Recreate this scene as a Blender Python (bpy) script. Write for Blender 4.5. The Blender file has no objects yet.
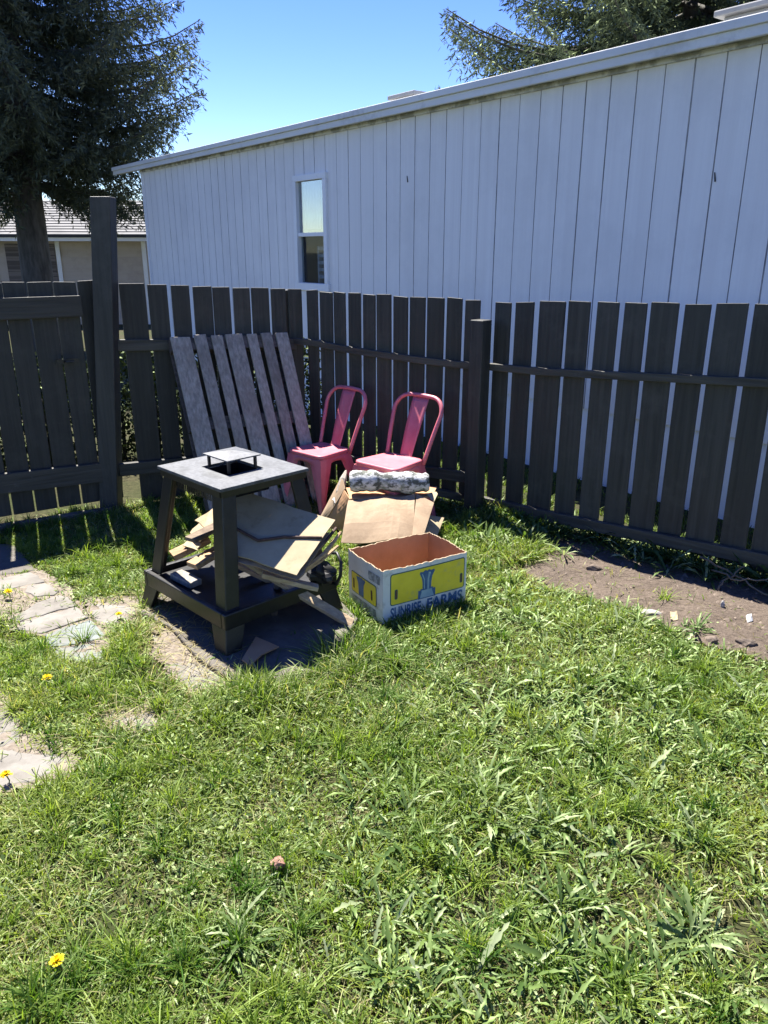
import bpy, bmesh, math, random
import numpy as np
from mathutils import Vector, Matrix, Euler

random.seed(11)
RNG = np.random.default_rng(11)
scene = bpy.context.scene
COL = scene.collection
R = math.radians

# ------------------------------------------------------------------ camera
F_PX, PITCH, EYE = 769.0, R(18.8), 1.7
CP, SP = math.cos(PITCH), math.sin(PITCH)
cam_d = bpy.data.cameras.new('camera')
cam = bpy.data.objects.new('camera', cam_d)
COL.objects.link(cam)
cam.location = (0, 0, EYE)
cam.rotation_euler = (R(90) - PITCH, 0, 0)
cam_d.sensor_fit = 'VERTICAL'
cam_d.sensor_height = 24.0
cam_d.lens = F_PX / 1024 * 24.0
cam_d.clip_end = 3000
cam_d.clip_start = 0.05
scene.camera = cam

def ray(u, v):
    x = (u - 384) / F_PX; y = -(v - 512) / F_PX
    return x, CP + SP * y, -SP + CP * y
def gp(u, v, z=0.0):
    d = ray(u, v); t = (z - EYE) / d[2]
    return Vector((d[0] * t, d[1] * t, z))
def at_depth(u, v, Y):
    d = ray(u, v); t = Y / d[1]
    return Vector((d[0] * t, Y, EYE + d[2] * t))

# ------------------------------------------------------------------ light
SUN_AZ, SUN_EL = R(-24), R(60.5)          # azimuth clockwise from +Y
sun_dir = Vector((math.sin(SUN_AZ) * math.cos(SUN_EL), math.cos(SUN_AZ) * math.cos(SUN_EL), math.sin(SUN_EL)))
sd = bpy.data.lights.new('sun', 'SUN'); sd.energy = 4.3; sd.angle = R(0.55); sd.color = (1.0, 0.955, 0.88)
so = bpy.data.objects.new('sun', sd); COL.objects.link(so)
so.rotation_euler = sun_dir.to_track_quat('Z', 'Y').to_euler()
w = bpy.data.worlds.new('World'); scene.world = w; w.use_nodes = True
nt = w.node_tree; bg = nt.nodes['Background']
sky = nt.nodes.new('ShaderNodeTexSky'); sky.sky_type = 'NISHITA'; sky.sun_disc = False
sky.sun_elevation = SUN_EL; sky.sun_rotation = SUN_AZ
sky.altitude = 1000; sky.air_density = 1.0; sky.dust_density = 0.0; sky.ozone_density = 3.0
hs = nt.nodes.new('ShaderNodeHueSaturation'); hs.inputs['Saturation'].default_value = 1.27; hs.inputs['Hue'].default_value = .524
nt.links.new(sky.outputs[0], hs.inputs['Color']); nt.links.new(hs.outputs[0], bg.inputs[0]); bg.inputs[1].default_value = 0.058
scene.view_settings.view_transform = 'Standard'
scene.view_settings.look = 'None'
scene.view_settings.gamma = 1.0
scene.view_settings.exposure = 2.08

# ------------------------------------------------------------------ materials
def new_mat(name):
    m = bpy.data.materials.new(name); m.use_nodes = True
    return m, m.node_tree, m.node_tree.nodes['Principled BSDF']
def lk(t, a, b): t.links.new(a, b)

def mat_noise(name, c1, c2, scale=(6, 6, 6), rough=0.7, metal=0.0, detail=6, bump=0.0, lo=0.35, hi=0.65,
              c3=None, s3=1.5, lo3=0.5, hi3=0.7, vary=0.0, spec=0.35, rough2=None):
    """two colours through stretched noise in object space, an optional third in larger blotches, per-object tint"""
    m, t, p = new_mat(name)
    tc = t.nodes.new('ShaderNodeTexCoord'); oi = t.nodes.new('ShaderNodeObjectInfo')
    add = t.nodes.new('ShaderNodeVectorMath'); add.operation = 'MULTIPLY_ADD'
    cmb = t.nodes.new('ShaderNodeCombineXYZ')
    for i in range(3): lk(t, oi.outputs['Random'], cmb.inputs[i])
    lk(t, cmb.outputs[0], add.inputs[0]); add.inputs[1].default_value = (37, 23, 51)
    lk(t, tc.outputs['Object'], add.inputs[2])
    mp = t.nodes.new('ShaderNodeMapping'); mp.inputs['Scale'].default_value = scale
    lk(t, add.outputs[0], mp.inputs[0])
    n = t.nodes.new('ShaderNodeTexNoise'); n.inputs['Scale'].default_value = 1; n.inputs['Detail'].default_value = detail
    n.inputs['Roughness'].default_value = 0.62
    lk(t, mp.outputs[0], n.inputs['Vector'])
    r = t.nodes.new('ShaderNodeValToRGB'); e = r.color_ramp.elements
    e[0].position, e[1].position = lo, hi
    e[0].color, e[1].color = (*c1, 1), (*c2, 1)
    lk(t, n.outputs['Fac'], r.inputs[0]); out = r.outputs[0]
    if c3:
        n3 = t.nodes.new('ShaderNodeTexNoise'); n3.inputs['Scale'].default_value = s3; n3.inputs['Detail'].default_value = 8
        n3.inputs['Roughness'].default_value = 0.7
        lk(t, add.outputs[0], n3.inputs['Vector'])
        r3 = t.nodes.new('ShaderNodeValToRGB'); r3.color_ramp.elements[0].position = lo3; r3.color_ramp.elements[1].position = hi3
        lk(t, n3.outputs['Fac'], r3.inputs[0])
        mx = t.nodes.new('ShaderNodeMix'); mx.data_type = 'RGBA'
        lk(t, r3.outputs[0], mx.inputs[0]); lk(t, out, mx.inputs[6]); mx.inputs[7].default_value = (*c3, 1)
        out = mx.outputs[2]
    if vary:
        hsv = t.nodes.new('ShaderNodeHueSaturation')
        mr = t.nodes.new('ShaderNodeMapRange'); mr.inputs[3].default_value = 1 - vary; mr.inputs[4].default_value = 1 + vary
        lk(t, oi.outputs['Random'], mr.inputs[0]); lk(t, mr.outputs[0], hsv.inputs['Value'])
        lk(t, out, hsv.inputs['Color']); out = hsv.outputs[0]
    lk(t, out, p.inputs['Base Color'])
    p.inputs['Roughness'].default_value = rough; p.inputs['Metallic'].default_value = metal
    p.inputs['Specular IOR Level'].default_value = spec
    if rough2 is not None:
        mr = t.nodes.new('ShaderNodeMapRange'); mr.inputs[3].default_value = rough; mr.inputs[4].default_value = rough2
        lk(t, n.outputs['Fac'], mr.inputs[0]); lk(t, mr.outputs[0], p.inputs['Roughness'])
    if bump:
        b = t.nodes.new('ShaderNodeBump'); b.inputs['Strength'].default_value = bump; b.inputs['Distance'].default_value = 0.01
        lk(t, n.outputs['Fac'], b.inputs['Height']); lk(t, b.outputs[0], p.inputs['Normal'])
    return m

M = {}
M['fence'] = mat_noise('fence_stain', (.031, .0305, .026), (.050, .0485, .041), (45, 45, 1.6), .55, bump=.4, c3=(.066, .0635, .054), s3=4.5, lo3=.52, hi3=.78, vary=.24, spec=.3)
M['fence_rail'] = mat_noise('fence_rail_stain', (.034, .032, .025), (.068, .063, .050), (1.8, 45, 45), .6, bump=.5, c3=(.10, .10, .095), s3=9, lo3=.62, hi3=.75, vary=.15, spec=.35)
M['grey_wood'] = mat_noise('weathered_grey_wood', (.195, .175, .145), (.35, .315, .265), (60, 60, 1.2), .85, bump=.6, c3=(.19, .16, .125), s3=3.0, lo3=.5, hi3=.75, vary=.22)
M['grey_wood_dark'] = mat_noise('weathered_dark_wood', (.05, .042, .038), (.12, .10, .09), (3, 34, 34), .85, bump=.6, vary=.15)
M['pale_wood'] = mat_noise('pale_wood', (.30, .21, .12), (.46, .35, .21), (3, 60, 60), .75, bump=.4, c3=(.25, .19, .13), s3=6, vary=.15)
M['raw_wood'] = mat_noise('raw_split_wood', (.26, .16, .085), (.42, .29, .16), (6, 60, 60), .8, bump=.5, vary=.25)
M['old_stick'] = mat_noise('old_stick', (.10, .07, .05), (.21, .16, .11), (20, 20, 20), .85, bump=.5)
M['siding'] = mat_noise('painted_siding', (.735, .715, .69), (.80, .785, .755), (14, 14, .30), .55, bump=.2, c3=(.655, .64, .62), s3=1.1, lo3=.48, hi3=.80, spec=.3)
M['groove'] = mat_noise('siding_groove_tone', (.30, .30, .31), (.60, .59, .58), (1, 1, 4), .8)  # grooves coloured darker than the boards beside them
M['skirting'] = mat_noise('painted_skirting', (.74, .76, .78), (.80, .81, .82), (3, 3, 1), .6)
M['white_trim'] = mat_noise('white_trim', (.74, .74, .73), (.82, .82, .81), (3, 3, 3), .5, c3=(.55, .53, .50), s3=6, lo3=.6, hi3=.72)
M['gutter'] = mat_noise('eave_metal', (.60, .60, .58), (.70, .70, .67), (1.2, 1.2, 6), .5, c3=(.46, .46, .44), s3=2.5, lo3=.55, hi3=.7, spec=.4)
M['soffit'] = mat_noise('peeling_soffit', (.34, .34, .33), (.66, .66, .64), (6, 6, 6), .8, lo=.45, hi=.55)
M['roof_metal'] = mat_noise('roof_metal', (.34, .34, .33), (.45, .45, .44), (2, 2, 2), .5)
M['vent'] = mat_noise('roof_vent', (.26, .26, .25), (.36, .36, .35), (3, 3, 3), .5)
M['stone'] = mat_noise('flagstone', (.145, .132, .113), (.205, .19, .165), (9, 9, 9), .85, bump=.6, c3=(.095, .083, .068), s3=5, lo3=.5, hi3=.72, vary=.10)
M['stone_blue'] = mat_noise('blue_flagstone', (.125, .145, .138), (.18, .20, .188), (8, 8, 8), .85, bump=.5, c3=(.15, .138, .115), s3=5, lo3=.5, hi3=.7)
M['concrete'] = mat_noise('concrete', (.085, .075, .062), (.14, .125, .105), (16, 16, 16), .9, bump=.5, c3=(.055, .047, .038), s3=4, lo3=.5, hi3=.7)
M['black_metal'] = mat_noise('black_metal', (.005, .0048, .0045), (.012, .0112, .010), (22, 22, 22), .40, metal=.0, bump=.15, c3=(.034, .027, .021), s3=9, lo3=.58, hi3=.74, spec=.5)
M['dusty_metal'] = mat_noise('dusty_black_metal', (.060, .064, .070), (.105, .11, .118), (60, 60, 60), .55, bump=.15, c3=(.045, .048, .052), s3=9, lo3=.5, hi3=.62, spec=.5)
M['hole_black'] = mat_noise('hole_black', (.004, .004, .004), (.008, .008, .008), (14, 14, 14), .9)  # near-black colour that makes the hole in the top look dark
M['rust'] = mat_noise('rusty_iron', (.045, .026, .02), (.10, .055, .038), (30, 30, 30), .7, bump=.3)
M['rubber'] = mat_noise('black_rubber', (.012, .012, .012), (.022, .022, .022), (9, 9, 9), .45)
M['pink'] = mat_noise('faded_pink_paint', (.50, .115, .145), (.56, .15, .18), (14, 14, 14), .42, bump=.06, c3=(.50, .18, .19), s3=5, lo3=.5, hi3=.75, spec=.5)
M['card'] = mat_noise('cardboard', (.235, .165, .102), (.30, .22, .14), (9, 9, 9), .85, bump=.2, c3=(.17, .115, .07), s3=6, lo3=.48, hi3=.78, vary=.08)
M['card_in'] = mat_noise('box_inside_card', (.36, .20, .10), (.44, .25, .13), (8, 8, 8), .85, bump=.1)
M['card_torn'] = mat_noise('torn_cardboard_edge', (.20, .14, .085), (.42, .33, .22), (60, 60, 60), .9)
M['card_pale'] = mat_noise('pale_cardboard', (.29, .23, .135), (.36, .29, .18), (8, 8, 8), .85, bump=.2, c3=(.20, .145, .08), s3=9, lo3=.56, hi3=.75)
M['card_white'] = mat_noise('white_printed_card', (.64, .62, .56), (.74, .72, .66), (8, 8, 8), .6, c3=(.40, .35, .28), s3=11, lo3=.55, hi3=.72)
M['ink_yellow'] = mat_noise('yellow_ink', (.72, .56, .03), (.80, .64, .05), (9, 9, 9), .55, c3=(.55, .46, .14), s3=13, lo3=.55, hi3=.72)
M['ink_blue'] = mat_noise('blue_ink', (.045, .10, .20), (.075, .15, .27), (20, 20, 20), .55)
M['ink_pale'] = mat_noise('pale_blue_ink', (.22, .33, .38), (.32, .42, .46), (20, 20, 20), .55)
M['ink_green'] = mat_noise('dark_green_ink', (.05, .11, .09), (.07, .14, .11), (20, 20, 20), .55)
M['slot'] = mat_noise('hand_hole', (.10, .05, .025), (.16, .08, .04), (20, 20, 20), .9)
M['smudge'] = mat_noise('grey_print', (.22, .22, .21), (.42, .42, .40), (40, 40, 40), .7, lo=.45, hi=.55)
M['bark_white'] = mat_noise('birch_bark', (.07, .075, .065), (.50, .50, .48), (22, 30, 30), .8, bump=.6, lo=.44, hi=.54, c3=(.16, .18, .13), s3=11, lo3=.52, hi3=.66)
M['bark'] = mat_noise('spruce_bark', (.045, .042, .036), (.10, .094, .082), (12, 12, 3), .9, bump=.9)
M['twig'] = mat_noise('dry_twig', (.09, .07, .05), (.16, .13, .10), (9, 9, 9), .9)
M['beige'] = mat_noise('beige_siding', (.42, .355, .29), (.47, .40, .33), (.4, .4, 5), .7, c3=(.36, .30, .25), s3=2)
M['shingle'] = mat_noise('roof_shingle', (.12, .12, .118), (.19, .187, .182), (1.5, 1.5, 14), .9, bump=.4)
M['dark_trim'] = mat_noise('dark_trim', (.03, .03, .03), (.05, .05, .05), (3, 3, 3), .6)
M['blind'] = mat_noise('window_blind', (.075, .06, .05), (.17, .14, .12), (.3, .3, 16), .6, lo=.45, hi=.55)
M['lattice'] = mat_noise('white_lattice', (.35, .35, .36), (.66, .66, .66), (26, 26, 26), .7, lo=.47, hi=.53)
M['pebble'] = mat_noise('pale_pebble', (.26, .24, .215), (.38, .36, .33), (30, 30, 30), .8, vary=.2)
M['clod'] = mat_noise('reddish_clod', (.17, .09, .065), (.30, .17, .125), (50, 50, 50), .9, bump=.6)
M['soilclod'] = mat_noise('soil_clod', (.06, .046, .036), (.15, .118, .092), (40, 40, 40), .95, bump=.6, vary=.3)
M['paper'] = mat_noise('white_paper', (.40, .40, .38), (.5, .5, .48), (20, 20, 20), .8)
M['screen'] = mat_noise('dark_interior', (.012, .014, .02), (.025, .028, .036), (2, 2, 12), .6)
M['curtain'] = mat_noise('pale_curtain', (.40, .41, .43), (.62, .63, .65), (18, 18, 1), .9)

def glass_mat(name, refl, thru):
    m, t, p = new_mat(name)
    p.inputs['Base Color'].default_value = (.02, .022, .028, 1); p.inputs['Roughness'].default_value = .5
    gl = t.nodes.new('ShaderNodeBsdfGlossy'); gl.inputs['Roughness'].default_value = .03; gl.inputs[0].default_value = (.95, .97, 1, 1)
    g = t.nodes.new('ShaderNodeBsdfTransparent'); g.inputs[0].default_value = (.85, .9, .92, 1)
    m1 = t.nodes.new('ShaderNodeMixShader'); m1.inputs[0].default_value = thru; m2 = t.nodes.new('ShaderNodeMixShader'); m2.inputs[0].default_value = refl
    lk(t, p.outputs[0], m1.inputs[1]); lk(t, g.outputs[0], m1.inputs[2]); lk(t, m1.outputs[0], m2.inputs[1]); lk(t, gl.outputs[0], m2.inputs[2])
    lk(t, m2.outputs[0], t.nodes['Material Output'].inputs[0])
    return m
M['glass'] = glass_mat('window_glass', .02, .85); M['glass_up'] = glass_mat('reflecting_glass', .30, .8)

def leaf_mat(name, rough=.45, trans=.45, gloss=.06, tmul=(1.25, 1.3, .55), attr='tint'):
    """colour from a per-leaf attribute, light passing through the leaf, a waxy coat"""
    m, t, p = new_mat(name)
    a = t.nodes.new('ShaderNodeAttribute'); a.attribute_name = attr
    d = t.nodes.new('ShaderNodeBsdfDiffuse'); tr = t.nodes.new('ShaderNodeBsdfTranslucent'); gl = t.nodes.new('ShaderNodeBsdfGlossy')
    mul = t.nodes.new('ShaderNodeMix'); mul.data_type = 'RGBA'; mul.blend_type = 'MULTIPLY'; mul.inputs[0].default_value = 1
    lk(t, a.outputs['Color'], mul.inputs[6]); mul.inputs[7].default_value = (*tmul, 1)
    lk(t, a.outputs['Color'], d.inputs[0]); lk(t, mul.outputs[2], tr.inputs[0])
    gl.inputs['Roughness'].default_value = rough; gl.inputs[0].default_value = (.75, .9, .5, 1)
    m1 = t.nodes.new('ShaderNodeMixShader'); m1.inputs[0].default_value = trans
    lk(t, d.outputs[0], m1.inputs[1]); lk(t, tr.outputs[0], m1.inputs[2])
    m2 = t.nodes.new('ShaderNodeMixShader'); m2.inputs[0].default_value = gloss
    lk(t, m1.outputs[0], m2.inputs[1]); lk(t, gl.outputs[0], m2.inputs[2])
    lk(t, m2.outputs[0], t.nodes['Material Output'].inputs[0])
    return m
M['grass'] = leaf_mat('grass_blade', .5, .5, .03)
M['weed'] = leaf_mat('weed_leaf', .5, .40, .045, (1.15, 1.25, .6))
M['needles'] = leaf_mat('spruce_needles', .5, .22, .04, (1.1, 1.15, .7))
M['petal'] = leaf_mat('dandelion_petal', .6, .3, .02, (1, 1, .8))

# ------------------------------------------------------------------ mesh helpers
def setp(o, label=None, cat=None, group=None, kind=None):
    if label: o['label'] = label
    if cat: o['category'] = cat
    if group: o['group'] = group
    if kind: o['kind'] = kind
    return o
def empty(name, loc, rz=0.0, label=None, cat=None, group=None):
    o = bpy.data.objects.new(name, None); COL.objects.link(o)
    o.empty_display_size = .1
    o.location = loc; o.rotation_euler = (0, 0, rz)
    return setp(o, label, cat, group)

class MB:
    def __init__(s): s.v = []; s.f = []; s.mi = []; s.cur = 0
    def add(s, vs, fs):
        n = len(s.v); s.v += [tuple(p) for p in vs]
        for f in fs: s.f.append(tuple(n + i for i in f)); s.mi.append(s.cur)
        return s
    def hexa(s, p):   # bottom 4 ccw, top 4 ccw
        return s.add(p, [(3, 2, 1, 0), (4, 5, 6, 7), (0, 1, 5, 4), (1, 2, 6, 5), (2, 3, 7, 6), (3, 0, 4, 7)])
    def box(s, lo, hi):
        x0, y0, z0 = lo; x1, y1, z1 = hi
        return s.hexa([(x0, y0, z0), (x1, y0, z0), (x1, y1, z0), (x0, y1, z0), (x0, y0, z1), (x1, y0, z1), (x1, y1, z1), (x0, y1, z1)])
    def beam(s, a, b, wdt, hgt, up=(0, 0, 1), nseg=1, bend=None):
        a, b = Vector(a), Vector(b); d = (b - a).normalized(); up = Vector(up)
        sd_ = d.cross(up).normalized(); u2 = sd_.cross(d)
        rings = []
        for i in range(nseg + 1):
            q = i / nseg; c = a.lerp(b, q)
            if bend: c = c + Vector(bend) * (4 * q * (1 - q))
            rings.append([c + sd_ * sx * wdt / 2 + u2 * sz * hgt / 2 for sx, sz in ((-1, -1), (1, -1), (1, 1), (-1, 1))])
        vs = [p for r_ in rings for p in r_]; fs = [(3, 2, 1, 0)]
        for i in range(nseg):
            o = i * 4
            for k in range(4): fs.append((o + k, o + (k + 1) % 4, o + 4 + (k + 1) % 4, o + 4 + k))
        o = nseg * 4; fs.append((o, o + 1, o + 2, o + 3))
        return s.add(vs, fs)
    def tube(s, pts, rad, n=10, cap=True):
        pts = [Vector(p) for p in pts]; m = len(pts)
        rad = rad if isinstance(rad, (list, tuple)) else [rad] * m
        ref = None; vs = []
        for i, p in enumerate(pts):
            d = (pts[min(i + 1, m - 1)] - pts[max(i - 1, 0)]).normalized()
            if ref is None: ref = d.orthogonal().normalized()
            ref = (ref - d * ref.dot(d)).normalized(); b = d.cross(ref)
            for k in range(n):
                a = 2 * math.pi * k / n
                vs.append(p + (ref * math.cos(a) + b * math.sin(a)) * rad[i])
        fs = []
        for i in range(m - 1):
            for k in range(n):
                fs.append((i * n + k, i * n + (k + 1) % n, (i + 1) * n + (k + 1) % n, (i + 1) * n + k))
        if cap: fs.append(tuple(range(n - 1, -1, -1))); fs.append(tuple((m - 1) * n + k for k in range(n)))
        return s.add(vs, fs)
    def prism(s, poly, z0, z1):
        n = len(poly)
        vs = [(p[0], p[1], z0) for p in poly] + [(p[0], p[1], z1) for p in poly]
        fs = [tuple(range(n - 1, -1, -1)), tuple(range(n, 2 * n))] + [(i, (i + 1) % n, n + (i + 1) % n, n + i) for i in range(n)]
        return s.add(vs, fs)
    def sheet(s, grid, th):   # grid[i][j] of points, given a thickness along the local normal
        ni, nj = len(grid), len(grid[0]); P = [[Vector(p) for p in r_] for r_ in grid]
        top = []; bot = []
        for i in range(ni):
            for j in range(nj):
                a = P[min(i + 1, ni - 1)][j] - P[max(i - 1, 0)][j]; b = P[i][min(j + 1, nj - 1)] - P[i][max(j - 1, 0)]
                n = a.cross(b).normalized() * th / 2
                top.append(P[i][j] + n); bot.append(P[i][j] - n)
        k = ni * nj; fs = []
        I = lambda i, j: i * nj + j
        for i in range(ni - 1):
            for j in range(nj - 1):
                q = (I(i, j), I(i + 1, j), I(i + 1, j + 1), I(i, j + 1))
                fs.append(q); fs.append(tuple(k + x for x in reversed(q)))
        ring = [I(i, 0) for i in range(ni)] + [I(ni - 1, j) for j in range(1, nj)] + [I(i, nj - 1) for i in range(ni - 2, -1, -1)] + [I(0, j) for j in range(nj - 2, 0, -1)]
        for a, b in zip(ring, ring[1:] + ring[:1]): fs.append((a, k + a, k + b, b))
        return s.add(top + bot, fs)
    def build(s, name, mats, parent=None, bevel=0.0, smooth=False, local=False, seg=2, loc=None, rot=None):
        """parent given: vertices are in world space unless local; without parent the origin goes to the base centre"""
        v = [Vector(p) for p in s.v]
        o_loc = Vector((0, 0, 0))
        if parent is not None and not local:
            mw = Matrix.LocRotScale(parent.location, parent.rotation_euler, None)
            if parent.parent: mw = Matrix.LocRotScale(parent.parent.location, parent.parent.rotation_euler, None) @ mw
            inv = mw.inverted(); v = [inv @ p for p in v]
        if parent is None and loc is None:
            lo = Vector((min(p.x for p in v), min(p.y for p in v), min(p.z for p in v)))
            hi = Vector((max(p.x for p in v), max(p.y for p in v), lo.z))
            o_loc = (lo + hi) / 2
            v = [p - o_loc for p in v]
        if loc is not None: o_loc = Vector(loc)
        me = bpy.data.meshes.new(name); me.from_pydata([tuple(p) for p in v], [], s.f)
        if not isinstance(mats, (list, tuple)): mats = [mats]
        for m in mats: me.materials.append(m)
        if len(mats) > 1: me.polygons.foreach_set('material_index', s.mi)
        bm = bmesh.new(); bm.from_mesh(me); bmesh.ops.recalc_face_normals(bm, faces=bm.faces); bm.to_mesh(me); bm.free()
        if smooth: me.polygons.foreach_set('use_smooth', [True] * len(me.polygons))
        o = bpy.data.objects.new(name, me); COL.objects.link(o); o.location = o_loc
        if rot is not None: o.rotation_euler = rot
        if parent is not None: o.parent = parent
        if bevel:
            b = o.modifiers.new('bevel', 'BEVEL'); b.width = bevel; b.segments = seg; b.limit_method = 'ANGLE'; b.angle_limit = R(40)
        return o

def np_mesh(name, verts, quads, mat, tint=None, parent=None, smooth=False):
    me = bpy.data.meshes.new(name)
    nv, nf = len(verts), len(quads)
    me.vertices.add(nv); me.vertices.foreach_set('co', np.asarray(verts, dtype=np.float32).ravel())
    k = quads.shape[1]
    me.loops.add(nf * k); me.loops.foreach_set('vertex_index', np.asarray(quads, dtype=np.int32).ravel())
    me.polygons.add(nf); me.polygons.foreach_set('loop_start', np.arange(0, nf * k, k, dtype=np.int32))
    try: me.polygons.foreach_set('loop_total', np.full(nf, k, dtype=np.int32))
    except Exception: pass
    me.update(calc_edges=True)
    if smooth: me.polygons.foreach_set('use_smooth', np.ones(nf, dtype=bool))
    if tint is not None:
        a = me.attributes.new('tint', 'FLOAT_COLOR', 'POINT')
        c = np.ones((nv, 4), dtype=np.float32); c[:, :3] = tint
        a.data.foreach_set('color', c.ravel())
    me.materials.append(mat); me.validate()
    o = bpy.data.objects.new(name, me); COL.objects.link(o)
    if parent is not None: o.parent = parent
    return o

# value noise for numpy
_PERM = RNG.random((64, 64, 8))
def vnoise(x, y, f, ch=0):
    x = np.asarray(x) * f + 100; y = np.asarray(y) * f + 100
    xi, yi = np.floor(x).astype(int), np.floor(y).astype(int); fx, fy = x - xi, y - yi
    fx = fx * fx * (3 - 2 * fx); fy = fy * fy * (3 - 2 * fy)
    g = lambda a, b: _PERM[a % 64, b % 64, ch]
    return (g(xi, yi) * (1 - fx) + g(xi + 1, yi) * fx) * (1 - fy) + (g(xi, yi + 1) * (1 - fx) + g(xi + 1, yi + 1) * fx) * fy
def fbm(x, y, f, ch=0):
    return .5 * vnoise(x, y, f, ch) + .3 * vnoise(x, y, f * 2.1, (ch + 1) % 8) + .2 * vnoise(x, y, f * 4.3, (ch + 2) % 8)
def in_poly(x, y, poly):
    x = np.asarray(x); y = np.asarray(y); r_ = np.zeros(x.shape, bool)
    n = len(poly)
    for i in range(n):
        x0, y0 = poly[i]; x1, y1 = poly[(i + 1) % n]
        c = ((y0 > y) != (y1 > y)) & (x < (x1 - x0) * (y - y0) / (y1 - y0 + 1e-12) + x0)
        r_ ^= c
    return r_

# ------------------------------------------------------------------ ground
P_GATE_L = Vector((-3.06, 4.36)); P_GATE_R = Vector((-1.965, 5.06))
P_LF0 = Vector((-1.82, 5.14)); P_CORNER = Vector((-.655, 5.71))
P_POST = Vector((.667, 5.06)); P_RIGHT = Vector((3.02, 2.976))

def gz(x, y):
    x = np.asarray(x, float); y = np.asarray(y, float)
    near = np.clip(1 - np.hypot(x, y - 3) / 9, 0, 1)
    h = near * ((fbm(x, y, .9, 3) - .5) * .035 + (fbm(x, y, 5, 5) - .5) * .012)
    fall = np.clip((y - 5.5 + np.clip(x - .6, 0, 3) * .9) / 6, 0, 1); fall = fall * fall * (3 - 2 * fall)
    hx = (x - 2.384) * .796 + (y - 5.52) * .6053
    f2 = np.clip((hx + 1.25) / .9, 0, 1) * np.clip((x + 1.2) / 1.2, 0, 1) * np.clip((12 - x) / 6, 0, 1); f2 = f2 * f2 * (3 - 2 * f2)
    return h - np.maximum(.45 * fall, .24 * f2)
ax = np.concatenate([-np.geomspace(600, 5.0, 26), np.arange(-4.9, 4.91, .07), np.geomspace(5.0, 600, 26)])
ay = np.concatenate([-np.geomspace(300, .5, 18), np.arange(-.4, 7.6, .07), np.geomspace(7.7, 900, 34)])
GX, GY = np.meshgrid(ax, ay, indexing='ij')
gv = np.stack([GX, GY, gz(GX, GY)], -1).reshape(-1, 3)
ni, nj = len(ax), len(ay)
ii, jj = np.meshgrid(np.arange(ni - 1), np.arange(nj - 1), indexing='ij')
gq = np.stack([ii * nj + jj, (ii + 1) * nj + jj, (ii + 1) * nj + jj + 1, ii * nj + jj + 1], -1).reshape(-1, 4)
def ground_mat():
    m, t, p = new_mat('lawn_soil')
    tc = t.nodes.new('ShaderNodeTexCoord')
    n1 = t.nodes.new('ShaderNodeTexNoise'); n1.inputs['Scale'].default_value = 28; n1.inputs['Detail'].default_value = 8; n1.inputs['Roughness'].default_value = .7
    n2 = t.nodes.new('ShaderNodeTexNoise'); n2.inputs['Scale'].default_value = 1.6; n2.inputs['Detail'].default_value = 5
    for n in (n1, n2): lk(t, tc.outputs['Object'], n.inputs['Vector'])
    r1 = t.nodes.new('ShaderNodeValToRGB'); e = r1.color_ramp.elements
    e[0].position, e[1].position = .32, .68; e[0].color = (.018, .018, .009, 1); e[1].color = (.075, .068, .034, 1)
    r2 = t.nodes.new('ShaderNodeValToRGB'); e = r2.color_ramp.elements
    e[0].position, e[1].position = .4, .62
    mx = t.nodes.new('ShaderNodeMix'); mx.data_type = 'RGBA'
    lk(t, n1.outputs['Fac'], r1.inputs[0]); lk(t, n2.outputs['Fac'], r2.inputs[0])
    sc = t.nodes.new('ShaderNodeMath'); sc.operation = 'MULTIPLY'; sc.inputs[1].default_value = .6
    lk(t, r2.outputs[0], sc.inputs[0]); lk(t, sc.outputs[0], mx.inputs[0])
    lk(t, r1.outputs[0], mx.inputs[6]); mx.inputs[7].default_value = (.030, .044, .012, 1)
    lk(t, mx.outputs[2], p.inputs['Base Color']); p.inputs['Roughness'].default_value = .95; p.inputs['Specular IOR Level'].default_value = .1
    b = t.nodes.new('ShaderNodeBump'); b.inputs['Strength'].default_value = .8; b.inputs['Distance'].default_value = .02
    lk(t, n1.outputs['Fac'], b.inputs['Height']); lk(t, b.outputs[0], p.inputs['Normal'])
    return m
g = np_mesh('ground', gv, gq, ground_mat(), smooth=True); setp(g, kind='structure')

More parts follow.
